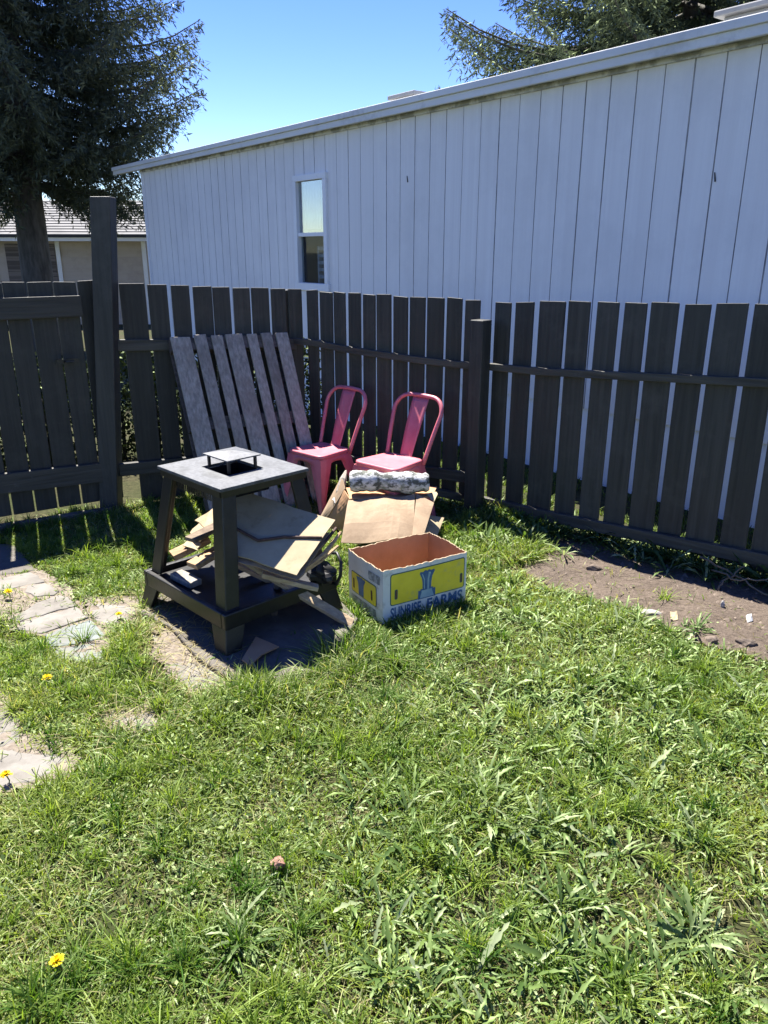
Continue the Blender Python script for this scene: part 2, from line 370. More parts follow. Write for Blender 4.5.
# bare soil along the right fence
def P2(u, v): q = gp(u, v); return (q.x, q.y)
SOIL = [P2(506, 577), P2(540, 556), P2(552, 528), (1.02, 4.74), (1.98, 3.90), (3.2, 2.83), (3.2, 2.2), P2(800, 676), P2(750, 661), P2(705, 650), P2(660, 629), P2(630, 614), P2(574, 597)]
def soil_mat():
    m, t, p = new_mat('bare_soil')
    tc = t.nodes.new('ShaderNodeTexCoord')
    n1 = t.nodes.new('ShaderNodeTexNoise'); n1.inputs['Scale'].default_value = 45; n1.inputs['Detail'].default_value = 9; n1.inputs['Roughness'].default_value = .75
    n2 = t.nodes.new('ShaderNodeTexNoise'); n2.inputs['Scale'].default_value = 5; n2.inputs['Detail'].default_value = 6
    for n in (n1, n2): lk(t, tc.outputs['Object'], n.inputs['Vector'])
    r1 = t.nodes.new('ShaderNodeValToRGB'); e = r1.color_ramp.elements
    e[0].position, e[1].position = .3, .7; e[0].color = (.085, .066, .052, 1); e[1].color = (.25, .198, .155, 1)
    lk(t, n1.outputs['Fac'], r1.inputs[0])
    mx = t.nodes.new('ShaderNodeMix'); mx.data_type = 'RGBA'; mx.blend_type = 'MULTIPLY'; mx.inputs[0].default_value = .5
    lk(t, r1.outputs[0], mx.inputs[6]); lk(t, n2.outputs['Fac'], mx.inputs[7])
    lk(t, mx.outputs[2], p.inputs['Base Color']); p.inputs['Roughness'].default_value = .95; p.inputs['Specular IOR Level'].default_value = .1
    b = t.nodes.new('ShaderNodeBump'); b.inputs['Strength'].default_value = 1; b.inputs['Distance'].default_value = .02
    lk(t, n1.outputs['Fac'], b.inputs['Height']); lk(t, b.outputs[0], p.inputs['Normal'])
    return m
M['soil'] = soil_mat()
def patch(name, polys, st=.025, lift=.009, mat=None):
    allp = [p for q in polys for p in q]
    x0, x1 = min(p[0] for p in allp) - .1, max(p[0] for p in allp) + .1; y0, y1 = min(p[1] for p in allp) - .1, max(p[1] for p in allp) + .1
    xs = np.arange(x0, x1, st); ys = np.arange(y0, y1, st)
    X, Y = np.meshgrid(xs, ys, indexing='ij')
    Z = gz(X, Y) + lift + (fbm(X, Y, 9, 1) - .5) * .014
    V = np.stack([X, Y, Z], -1).reshape(-1, 3); n2 = len(ys)
    I, J = np.meshgrid(np.arange(len(xs) - 1), np.arange(n2 - 1), indexing='ij')
    cx = X[:-1, :-1] + st / 2 + (fbm(X[:-1, :-1], Y[:-1, :-1], 6, 2) - .5) * .12; cy = Y[:-1, :-1] + st / 2 + (fbm(X[:-1, :-1], Y[:-1, :-1], 6, 4) - .5) * .12
    k = np.zeros(cx.shape, bool)
    for q in polys: k |= in_poly(cx, cy, q)
    Q = np.stack([I * n2 + J, (I + 1) * n2 + J, (I + 1) * n2 + J + 1, I * n2 + J + 1], -1)[k]
    used = np.unique(Q); mp = np.zeros(len(V), int); mp[used] = np.arange(len(used))
    o = np_mesh(name, V[used], mp[Q], mat or M['soil'], smooth=True); setp(o, kind='structure'); return o
patch('soil_bed', [SOIL])
BARE = [[P2(618, 846), P2(668, 838), P2(672, 868), P2(640, 884)], [P2(716, 920), P2(775, 890), P2(790, 960), P2(740, 966)],
        [P2(360, 684), P2(398, 680), P2(400, 704), P2(372, 706)], [P2(540, 770), P2(560, 768), P2(556, 785), P2(538, 785)]]

# ------------------------------------------------------------------ fences
def vplane(P0, P1):
    d = (P1 - P0); L = d.length; d = d / L
    def hit(u, v):
        q = ray(u, v)      # P0 + t d = s q
        den = d.x * q[1] - d.y * q[0]
        t = (P0.y * q[0] - P0.x * q[1]) / den
        s_ = (P0.x + t * d.x) / q[0] if abs(q[0]) > abs(q[1]) * .05 else (P0.y + t * d.y) / q[1]
        return t, EYE + s_ * q[2]
    return hit, L, math.atan2(d.y, d.x)

def picket(root, x0, x1, z0, z1, th=.02, y=0.0, lean=0.0, mat='fence'):
    b = MB(); wd = x1 - x0; c = .003
    j = lambda a: random.uniform(-a, a)
    zt0, zt1 = z1 + j(.004), z1 + j(.004)
    pts = [(-wd / 2, 0), (wd / 2, 0), (wd / 2 + j(.003), zt1 - z0 - c), (wd / 2 - c, zt1 - z0), (-wd / 2 + c, zt0 - z0), (-wd / 2 + j(.003), zt0 - z0 - c)]
    n = len(pts); vs = [(p[0], -th / 2, p[1]) for p in pts] + [(p[0], th / 2, p[1]) for p in pts]
    b.add(vs, [tuple(range(n)), tuple(range(2 * n - 1, n - 1, -1))] + [(i, n + i, n + (i + 1) % n, (i + 1) % n) for i in range(n)])
    return b.build('picket', M[mat], root, bevel=.003, local=True, loc=((x0 + x1) / 2, y + j(.003), z0), rot=(j(.008), lean + j(.004), j(.02)))

def rail(root, pts, wdt, hgt, mat='fence_rail', name='rail', y=None):
    """pts in the fence's own frame; a board swept along them"""
    b = MB(); vs = []; fs = []
    for p in pts:
        x, yy, z = p
        vs += [(x, yy - wdt / 2, z - hgt / 2), (x, yy + wdt / 2, z - hgt / 2), (x, yy + wdt / 2, z + hgt / 2), (x, yy - wdt / 2, z + hgt / 2)]
    for i in range(len(pts) - 1):
        o = i * 4
        for k in range(4): fs.append((o + k, o + (k + 1) % 4, o + 4 + (k + 1) % 4, o + 4 + k))
    o = (len(pts) - 1) * 4; fs += [(3, 2, 1, 0), (o, o + 1, o + 2, o + 3)]
    b.add(vs, fs); return b.build(name, M[mat], root, bevel=.004, local=True)

# gate
hit, L, ang = vplane(P_GATE_L, P_GATE_R)
gate = empty('wooden_gate', (P_GATE_L.x, P_GATE_L.y, 0), ang, 'dark stained picket gate with broad top and bottom rails, left of the tall post', 'gate')
gaps = [-146, -121, -96, -72, -48, -24, 2, 27.2, 53.8, 77.8, 100.8]
gx = [hit(u, 290)[0] for u in gaps]
for a, b_ in zip(gx[:-1], gx[1:]):
    picket(gate, a + .006, b_ - .006, .06, 1.515 + random.uniform(-.004, .004))
rail(gate, [(0.0, -.034, 1.36), (L + .03, -.034, 1.365)], .04, .13)
rail(gate, [(0.0, -.034, .31), (L + .03, -.034, .27)], .04, .13)
b = MB(); b.box((L - .17, -.066, 1.015), (L - .03, -.055, 1.045)); b.tube([(L - .12, -.062, 1.03), (L - .12, -.10, 1.03), (L - .07, -.10, 1.03)], .006, 8)
b.build('latch', M['black_metal'], gate, local=True)

# tall gate post
gpost = MB(); q = gp(118, 506)
c_ = Vector((-1.905, 5.09))
tp_ = at_depth(103, 197, 5.09); k_ = .062
gpost.hexa([(c_.x - k_, c_.y - k_, -.05), (c_.x + k_, c_.y - k_, -.05), (c_.x + k_, c_.y + k_, -.05), (c_.x - k_, c_.y + k_, -.05), (tp_.x - k_, c_.y - k_, tp_.z), (tp_.x + k_, c_.y - k_, tp_.z), (tp_.x + k_, c_.y + k_, tp_.z), (tp_.x - k_, c_.y + k_, tp_.z)])
o = gpost.build('gate_post', M['fence'], bevel=.006); setp(o, 'tall dark square post rising well above the fence between gate and pickets', 'post')

def picket_fence(name, P0, P1, gaps, vtop, label, z0, tops, th=.02, gapw=.009, ybase=0.0, lean=None):
    hit, L, ang = vplane(P0, P1)
    root = empty(name, (P0.x, P0.y, 0), ang, label, 'fence')
    gx = [hit(u, vtop)[0] for u in gaps]
    for i, (a, b_) in enumerate(zip(gx[:-1], gx[1:])):
        q = (a + b_) / 2 / L
        picket(root, a + gapw * random.uniform(.7, 1.3), b_ - gapw * random.uniform(.7, 1.3), z0 + random.uniform(-.01, .015), tops[0] + (tops[1] - tops[0]) * q + random.uniform(-.006, .006), th, ybase, lean(q) if lean else 0)
    return root, hit, L

# the fence goes on past the gate, out of the frame
ef = empty('picket_fence', (-4.75, 3.28, 0), math.atan2(1.05, 1.64), 'dark picket fence left of the gate, beyond the left frame edge', 'fence')
for k in range(13): picket(ef, .148 * k + .006, .148 * k + .142, .06, 1.515)
rail(ef, [(0, -.034, 1.3), (1.93, -.034, 1.3)], .04, .09); rail(ef, [(0, -.034, .3), (1.93, -.034, .3)], .04, .09)
# left panel, from tall post to the corner
lf, hit, L = picket_fence('picket_fence', P_LF0, P_CORNER, [119.5, 147.3, 169.6, 191.2, 211.9, 231.2, 250.2, 269.8, 286.8, 303], 300, 'dark picket fence behind the leaning pallet, from the tall post to the corner', .02, (1.505, 1.44))
rail(lf, [(-.02, -.034, hit(122, 344)[1]), (L + .0, -.034, hit(300, 343)[1])], .04, .075)
rail(lf, [(-.02, -.034, .27), (L + .0, -.034, .25)], .04, .088)
cpost = MB(); cpost.box((-.05, -.05, -.05), (.05, .05, 1.43)); cpost.build('corner_post', M['fence'], lf, bevel=.005, local=True, loc=(L - .005, .075, 0))

# middle panel, corner to the short post
mf, hit, L = picket_fence('picket_fence', P_CORNER, P_POST, [306, 318.6, 333, 346.9, 361.7, 376.3, 393, 409.4, 426.8, 445.3, 463.5, 481], 300, 'dark picket fence behind the two pink chairs with a sagging upper rail', .05, (1.435, 1.395), gapw=.0085)
tr = [(318, 342.5), (345, 348), (380, 353.5), (420, 359), (450, 363), (473, 365)]
rail(mf, [(.0, -.034, hit(306, 341)[1])] + [(hit(u, v)[0], -.034, hit(u, v)[1]) for u, v in tr], .04, .045)
rail(mf, [(.0, -.034, .24), (L * .5, -.034, .235), (L - .06, -.034, .225)], .04, .075)

# right panel from the short post out of the frame
rf, hit, L = picket_fence('picket_fence', P_POST, P_RIGHT, [493.2, 513.0, 536.6, 566.1, 593.2, 620.9, 648.9, 681.3, 711.6, 750.2, 787, 826, 868, 913, 962, 1015], 315, 'dark picket fence right of the short post with wide gaps, the pale blue wall behind', .055, (1.395, 1.49), gapw=.0165)
tr = [(492, 366), (540, 370.5), (600, 374), (660, 376.5), (768, 382)]
pt = [(hit(u, v)[0], -.034, hit(u, v)[1]) for u, v in tr]
ex = (L, -.034, pt[-1][2] + (pt[-1][2] - pt[-2][2]) / (pt[-1][0] - pt[-2][0]) * (L - pt[-1][0]))
rail(rf, pt + [ex], .04, .045)
br = [(480, 499), (548, 514), (600, 525), (680, 541), (768, 558)]
pt = [(hit(u, v)[0], -.034, hit(u, v)[1]) for u, v in br]
rail(rf, pt + [(L, -.034, pt[-1][2] + .02)], .04, .07)
sp = MB(); sp.box((-.05, -.05, -.05), (.05, .05, 1.285)); sp.build('post', M['fence'], rf, bevel=.006, local=True, loc=(.015, -.10, 0))

# ------------------------------------------------------------------ pale blue mobile home
EV = Vector((2.384, 5.520)); WD = Vector((-.6053, .7960)); NIN = Vector((.7960, .6053))
LEN, BACK, HE = 12.02, 6.0, 3.1
home = empty('mobile_home', (EV.x, EV.y, -.4), 0, 'long pale blue mobile home with vertical board siding and white eave', 'house')
def hw(t, off, z): p = EV + WD * t + NIN * off; return Vector((p.x, p.y, z))
OFF = .13
# siding with real grooves, a window opening left in it
WT0, WT1, WZ0, WZ1 = 5.195, 5.94, 1.25, 2.565
gr = [.08]
while gr[-1] < 10.85: gr.append(gr[-1] + .2345)
k = .08 - .2345
while k > -5.9: gr.append(k); k -= .2345
gr.sort()
prof = [(-BACK, 0)]
for x in gr:
    wd = .0042 * random.uniform(.6, 1.7)
    prof += [(x - wd, 0), (x - wd * .6, .011), (x + wd * .6, .011), (x + wd, 0)]
prof.append((10.95, 0))
xs = sorted(set([p[0] for p in prof] + [WT0, WT1]))
def pdepth(x):
    for (a, da), (b_, db) in zip(prof, prof[1:]):
        if a <= x <= b_: return da + (db - da) * (x - a) / max(b_ - a, 1e-9)
    return 0
zs = [-.45, .40, .46, WZ0, 1.9, WZ1, HE - .06]
wall = MB(); sk = MB()
gridw = [[hw(x, OFF + pdepth(x), z) for z in zs] for x in xs]
base = {}
for i in range(len(xs) - 1):
    gv_ = pdepth((xs[i] + xs[i + 1]) / 2) > .001
    for j in range(1, len(zs) - 1):
        if xs[i] >= WT0 - 1e-6 and xs[i + 1] <= WT1 + 1e-6 and zs[j] >= WZ0 - 1e-6 and zs[j + 1] <= WZ1 + 1e-6: continue
        wall.cur = 1 if gv_ else 0
        wall.add([gridw[i][j], gridw[i + 1][j], gridw[i + 1][j + 1], gridw[i][j + 1]], [(0, 1, 2, 3)])
wall.cur = 0
# end wall and back
e0, e1 = hw(10.95, OFF, .4), hw(10.95, OFF, HE - .06); f0, f1 = hw(10.95, 4.6, .4), hw(10.95, 4.6, HE - .06); m1 = hw(10.95, 2.4, HE + .35)
wall.add([e0, f0, f1, m1, e1], [(0, 1, 2, 3, 4)])
b0, b1 = hw(-BACK, 4.6, .4), hw(-BACK, 4.6, HE - .06); a0, a1 = hw(-BACK, OFF, .4), hw(-BACK, OFF, HE - .06); m2 = hw(-BACK, 2.4, HE + .35)
wall.add([f0, b0, b1, f1], [(0, 1, 2, 3)]); wall.add([a0, a1, m2, b1, b0], [(0, 1, 2, 3, 4)])
me_w = wall.build('wall', [M['siding'], M['groove']], home)
# skirting, set a little back
def hbox(b, t0, t1, o0, o1, z0, z1):
    return b.hexa([hw(t0, o0, z0), hw(t0, o1, z0), hw(t1, o1, z0), hw(t1, o0, z0), hw(t0, o0, z1), hw(t0, o1, z1), hw(t1, o1, z1), hw(t1, o0, z1)])
hbox(sk, -BACK + .02, 10.93, OFF + .02, 4.58, -.6, .41); sk.build('skirting', M['skirting'], home)
b = MB(); hbox(b, 10.925, 10.97, OFF - .02, OFF + .05, .4, HE - .06); b.build('corner_trim', M['white_trim'], home, bevel=.004)
# roof, eave metal in two steps, soffit strip
b = MB()
r0, r1, r2 = hw(-BACK - .2, .02, HE - .01), hw(-BACK - .2, 2.4, HE + .42), hw(-BACK - .2, 4.75, HE - .01)
s0, s1, s2 = hw(LEN - .02, .02, HE - .01), hw(LEN - .02, 2.4, HE + .42), hw(LEN - .02, 4.75, HE - .01)
dn = Vector((0, 0, -.05))
b.add([r0, r1, r2, s0, s1, s2, r0 + dn, r1 + dn, r2 + dn, s0 + dn, s1 + dn, s2 + dn],
      [(0, 3, 4, 1), (1, 4, 5, 2), (6, 7, 10, 9), (7, 8, 11, 10), (0, 6, 9, 3), (2, 5, 11, 8), (3, 9, 10, 4), (4, 10, 11, 5), (0, 1, 7, 6), (1, 2, 8, 7)])
roof = b.build('roof', M['roof_metal'], home)
b = MB(); hbox(b, -BACK - .2, LEN, -.015, .02, HE - .055, HE + .005); hbox(b, -BACK - .2, LEN, .004, .03, HE - .12, HE - .054)
b.build('eave_fascia', M['gutter'], home, bevel=.006)
b = MB(); hbox(b, -BACK, LEN - .01, .031, OFF - .003, HE - .105, HE - .075); b.build('soffit', M['soffit'], home)
b = MB(); hbox(b, -BACK, 10.9, OFF - .022, OFF - .003, HE - .145, HE - .106); b.build('frieze_board', M['soffit'], home, bevel=.003)
def vent(t, o, w_, h_):
    v = MB(); z = HE + .42 * (o - .02) / 2.38
    hbox(v, t, t + w_, o, o + w_ * .7, z - .05, z + h_ * .6); hbox(v, t - .05, t + w_ + .05, o - .05, o + w_ * .7 + .05, z + h_ * .6, z + h_)
    v.build('roof_vent', M['vent'], roof, bevel=.008)
vent(4.22, .62, .36, .11); vent(-.03, .28, .5, .10)
# window
wf = MB()
for t0, t1, z0, z1 in ((WT0, WT0 + .07, WZ0 + .06, WZ1 - .07), (WT1 - .07, WT1, WZ0 + .06, WZ1 - .07), (WT0, WT1, WZ1 - .0699, WZ1), (WT0 - .02, WT1 + .02, WZ0 - .03, WZ0 + .0599)):
    hbox(wf, t0, t1, OFF - .035, OFF + .06, z0, z1)
win = wf.build('window', M['white_trim'], home, bevel=.005)
b = MB(); hbox(b, WT0 + .071, WT1 - .071, OFF - .018, OFF + .045, 1.86, 1.905); b.build('meeting_rail', M['white_trim'], win, bevel=.004)
b = MB(); hbox(b, WT0 + .071, WT1 - .071, OFF + .012, OFF + .018, 1.906, WZ1 - .071); b.build('pane', M['glass_up'], win)
b = MB(); hbox(b, WT0 + .071, WT1 - .071, OFF + .030, OFF + .036, WZ0 + .061, 1.859); b.build('pane', M['glass'], win)
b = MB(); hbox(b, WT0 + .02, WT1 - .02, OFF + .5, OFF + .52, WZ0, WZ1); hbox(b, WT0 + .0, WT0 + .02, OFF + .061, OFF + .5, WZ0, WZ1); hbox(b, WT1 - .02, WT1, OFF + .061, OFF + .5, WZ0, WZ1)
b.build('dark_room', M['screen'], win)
b = MB(); n = 60
g_ = [[hw(WT1 - .09 - .30 * i / n, OFF + .11 + .012 * math.sin(i * .9), z) for z in (1.95, WZ1 - .05)] for i in range(n + 1)]; b.sheet(g_, .003); b.build('curtain', M['curtain'], win)
b = MB()
for k in range(5): hbox(b, WT0 + .22, WT1 - .2, OFF + .2, OFF + .3, 1.36 + k * .085, 1.40 + k * .085)
hbox(b, WT0 + .19, WT0 + .219, OFF + .2, OFF + .3, 1.2, 1.75); hbox(b, WT1 - .199, WT1 - .17, OFF + .2, OFF + .3, 1.2, 1.75)
b.build('slatted_chair_back', M['curtain'], win)
# dents and nail marks in the siding
for u, v in ((408, 179), (716, 177)):
    q = ray(u, v); O = EV + NIN * OFF
    t = (q[0] * O.y - q[1] * O.x) / (WD.x * q[1] - WD.y * q[0]); y = O.y + t * WD.y; z = EYE + q[2] / q[1] * y
    b = MB(); b.tube([hw(t, OFF - .004, z - .03), hw(t + .012, OFF - .004, z + .03)], [.006, .004], 6); b.build('dark_hook', M['dark_trim'], home)

# ------------------------------------------------------------------ beige house far left
Yb = 24.0
h2c = at_depth(30, 250, Yb)
bh = empty('beige_house', (h2c.x, Yb, -.6), R(4), 'low beige house with pale grey shingle roof beyond the gate', 'house')
ez = 2.15
def lb(b, x0, x1, y0, y1, z0, z1): return b.box((x0, y0, z0), (x1, y1, z1))
x0w, x1w = -6.5, 3.4
b = MB(); lb(b, x0w, x1w, 0, 7, -.4, ez + .5); bw = b.build('wall', M['beige'], bh, local=True)
# lap siding lines in relief
b = MB()
for k in range(13): b.hexa([(x0w, -.025, -.1 + k * .17), (x1w, -.025, -.1 + k * .17), (x1w, -.004, -.1 + k * .17), (x0w, -.004, -.1 + k * .17), (x0w, -.012, .065 + k * .17), (x1w, -.012, .065 + k * .17), (x1w, -.004, .065 + k * .17), (x0w, -.004, .065 + k * .17)])
b.build('lap_siding', M['beige'], bh, local=True)
b = MB(); rr = 2.5
pr = [(-.45, ez + .48), (3.5, ez + 1.62), (7.45, ez + .48), (7.45, ez + .56), (3.5, ez + 1.72), (-.45, ez + .56)]
vs = [(x0w - .4, p[0], p[1]) for p in pr] + [(x1w + .3, p[0], p[1]) for p in pr]; n = len(pr)
b.add(vs, [tuple(range(n)), tuple(range(2 * n - 1, n - 1, -1))] + [(i, (i + 1) % n, n + (i + 1) % n, n + i) for i in range(n)])
sl = b.build('roof', M['shingle'], bh, local=True)
b = MB()
for k in range(14):
    q0, q1 = k / 14, (k + .93) / 14
    ya, za = -.45 + 3.95 * q0, ez + .563 + 1.16 * q0; yb, zb = -.45 + 3.95 * q1, ez + .563 + 1.16 * q1
    b.hexa([(x0w - .4, ya, za), (x1w + .3, ya, za), (x1w + .3, yb, zb), (x0w - .4, yb, zb), (x0w - .4, ya, za + .03), (x1w + .3, ya, za + .03), (x1w + .3, yb, zb + .008), (x0w - .4, yb, zb + .008)])
b.build('shingle_rows', M['shingle'], sl, local=True)
b = MB(); lb(b, x0w - .4, x1w + .3, -.50, -.453, ez + .40, ez + .50); b.build('eave_board', M['white_trim'], bh, local=True)
b = MB(); lb(b, x0w - .4, x1w + .3, -.53, -.455, ez + .502, ez + .575); b.build('gutter', M['dark_trim'], bh, local=True)
for xx in (-1.1, .75, 3.25):
    b = MB(); lb(b, xx, xx + .12, -.06, -.028, -.4, ez + .40); b.build('trim_board', M['white_trim'], bh, local=True)
b = MB(); lb(b, -.7, .72, -.05, -.03, 1.2, ez + .33); b.build('window', M['blind'], bh, local=True)
b = MB(); lb(b, -.7, .72, -.055, -.03, .0, 1.19); b.build('lattice_panel', M['lattice'], bh, local=True)
b = MB(); lb(b, -4.6, -1.2, -.05, -.03, -.3, ez + .30); b.build('garage_door', M['grey_wood_dark'], bh, local=True)

# ------------------------------------------------------------------ spruces
def spruce(name, base, height, zlow, rmax, label, seed, tintA, tintB, nbr=120, trunk_r=.23, dens=1.0, zcut=None, droop=.35, twig=(.10, .19)):
    rg = np.random.default_rng(seed)
    root = empty(name, base, 0, label, 'tree')
    tb = MB(); pts = []; rad = []
    for i in range(15):
        q = i / 14; pts.append((.06 * math.sin(q * 5 + seed), .05 * math.cos(q * 4), -.3 + (height + .3) * q)); rad.append(max(trunk_r * (1 - q) ** .85, .015) * (1.25 if i == 0 else 1))
    tb.tube(pts, rad, 14); tb.build('trunk', M['bark'], root, smooth=True, local=True)
    bb = MB(); V = []; T = []
    for k in range(nbr):
        q = ((k + rg.random()) / nbr) ** 1.0
        z0 = zlow + (height * .985 - zlow) * q
        if zcut and z0 > zcut: continue
        rr = rmax * (1 - q) ** .72 * (.62 + .38 * min(1, q * 6)) * rg.uniform(.72, 1.12)
        az = k * 2.39996 + rg.uniform(-.35, .35)
        d = np.array([math.cos(az), math.sin(az), 0]); sdv = np.array([-d[1], d[0], 0])
        ns = 7; path = []
        up0 = .12 + .35 * q
        for i in range(ns + 1):
            s_ = i / ns; zz = z0 + rr * (up0 * s_ - droop * s_ * 1.5 + droop * 1.1 * s_ ** 2.2)
            path.append(d * rr * s_ + sdv * .06 * rr * math.sin(3 * s_ + k) + np.array([0, 0, zz]))
        bb.tube([tuple(p) for p in path], [max(.035 * rr / 2.6 * (1 - i / ns * .85), .006) for i in range(ns + 1)], 5, cap=False)
        path = np.array(path)
        nb = int((10 + rr * 9) * dens)
        for j in range(nb):
            s_ = .18 + .82 * (j + rg.random()) / nb
            i = min(int(s_ * ns), ns - 1); p = path[i] + (path[i + 1] - path[i]) * (s_ * ns - i)
            side = 1 if j % 2 else -1
            ln = (.14 + .30 * rr * (1 - s_) ** .7) * rg.uniform(.6, 1.15)
            bd = d * rg.uniform(.35, .8) + sdv * side * rg.uniform(.5, 1.0); bd /= np.linalg.norm(bd)
            nt_ = max(4, int(ln / .030 * dens ** .8))
            f = (np.arange(nt_) + rg.random(nt_)) / nt_
            sag = rg.uniform(.35, .95)
            c = p + np.outer(f * ln, bd) + np.outer(f ** 1.5 * ln * -sag, [0, 0, 1])
            dirn = bd * .55 + rg.normal(0, .55, (nt_, 3)) + np.array([0, 0, -.42]); dirn /= np.linalg.norm(dirn, axis=1)[:, None]
            wv = np.cross(dirn, rg.normal(0, 1, (nt_, 3))); wv /= np.linalg.norm(wv, axis=1)[:, None]
            l2 = rg.uniform(*twig, nt_)[:, None]; w2 = l2 * rg.uniform(.07, .13, nt_)[:, None]
            V.append(np.stack([c, c + dirn * l2 * .5 + wv * w2, c + dirn * l2, c + dirn * l2 * .5 - wv * w2], 1))
            mixf = np.clip(rg.normal(.45, .22, nt_) + (s_ - .5) * .5, 0, 1)[:, None, None]
            T.append(np.repeat(np.array(tintA) * (1 - mixf) + np.array(tintB) * mixf, 4, 1))
    bb.build('limbs', M['bark'], root, smooth=True, local=True)
    V = np.concatenate(V).reshape(-1, 3); T = np.concatenate(T).reshape(-1, 3)
    np_mesh('crown', V, np.arange(len(V)).reshape(-1, 4), M['needles'], T, root)
    return root
p = at_depth(36, 260, 17.0)
spruce('spruce_tree', (p.x, 17.0, -.6), 16.5, 3.6, 4.25, 'tall dark spruce with bare lower trunk behind the gate', 5, (.042, .052, .040), (.092, .104, .074), nbr=280, trunk_r=.35, dens=1.75, droop=.50, twig=(.08, .16), zcut=11.5)
p = at_depth(692, 40, 14.5)
spruce('spruce_tree', (p.x, 14.5, -.45), 14.5, 1.8, 5.3, 'green spruce with drooping boughs above the mobile home roof', 9, (.034, .048, .032), (.085, .105, .066), nbr=300, trunk_r=.22, dens=2.3, zcut=7.6, droop=.46, twig=(.06, .12))

# dark leaf row added behind the gate so its gaps look dark
hd = empty('added_hedge', (-2.2, 6.6, -.1), R(27), 'low leaf row added behind the gate and left fence to darken the gaps', 'added_hedge')
rg = np.random.default_rng(21); n = 26000
c = np.stack([rg.uniform(-3.2, 1.75, n), rg.normal(0, .17, n), rg.uniform(-.1, 1.0, n)], 1)
c[:, 2] = np.minimum(c[:, 2], .98 + .08 * np.sin(c[:, 0] * 5) - .9 * c[:, 1] ** 2)
d = rg.normal(0, 1, (n, 3)); d /= np.linalg.norm(d, axis=1)[:, None]; wv_ = np.cross(d, rg.normal(0, 1, (n, 3))); wv_ /= np.linalg.norm(wv_, axis=1)[:, None]
l2 = rg.uniform(.03, .06, n)[:, None]
V = np.stack([c, c + d * l2 * .5 + wv_ * l2 * .3, c + d * l2, c + d * l2 * .5 - wv_ * l2 * .3], 1).reshape(-1, 3)
f_ = rg.random((n, 1)); T = np.repeat(np.array([[.006, .010, .005]]) * (1 - f_) + np.array([[.016, .023, .010]]) * f_, 4, 0)
np_mesh('foliage', V, np.arange(n * 4).reshape(-1, 4), M['needles'], T, hd)
b = MB()
for k in range(17): x_ = -3.1 + k * .3; b.tube([(x_, .02, -.2), (x_ + .03, 0, .4), (x_ - .02, .03, .85)], [.02, .014, .006], 6)
b.build('stems', M['bark'], hd, smooth=True, local=True)

# ------------------------------------------------------------------ pallet leaning on the fence
fd = (P_CORNER - P_LF0).normalized(); fn = Vector((fd.y, -fd.x))      # along the fence, and out of it toward the yard
PB = Vector((-1.15, 4.83, .01)); PT = Vector((-1.425, 5.215, 1.15))
ex = Vector((fd.x, fd.y, -.012)) ; ey = PT - PB
en = ex.cross(ey).normalized()                                        # out of the face
if en.y > 0: en = -en
PL = ey.length; eyn = ey / PL
pal = empty('pallet', PB, 0, 'weathered grey wooden pallet leaning against the fence left of the pink chairs', 'pallet')
def pp(a, c, n): return PB + ex * a + eyn * c + en * n
def pboard(nm, a0, a1, c0, c1, n0, n1, mat, tilt=0.0, parent=None):
    b = MB(); j = lambda: random.uniform(-.004, .004)
    P = [pp(a0, c0 + j(), n0), pp(a1, c0 + j(), n0), pp(a1, c0 + j(), n1), pp(a0, c0 + j(), n1),
         pp(a0 + tilt, c1 + j(), n0), pp(a1 + tilt, c1 + j(), n0), pp(a1 + tilt, c1 + j(), n1), pp(a0 + tilt, c1 + j(), n1)]
    b.hexa(P)
    # board mesh in a frame along the board so the grain runs along it
    X = ex if abs(c1 - c0) > abs(a1 - a0) else eyn
    o = b.build(nm, mat, pal, bevel=.003)
    return o
edges = [(.0, .132), (.160, .243), (.268, .346), (.374, .494), (.522, .592), (.618, .695), (.722, .812)]
for a0, a1 in edges:
    pboard('board', a0, a1, .0, PL + random.uniform(-.012, .012), 0, .018, M['grey_wood'], random.uniform(-.008, .008))
for c in (.06, PL * .5 - .02, PL - .09):
    pboard('stringer', -.005, .817, c, c + .085, -.09, -.002, M['grey_wood_dark'])
for a in (.0, .36, .712):
    pboard('back_board', a, a + .10, 0, PL, -.11, -.092, M['grey_wood_dark'])

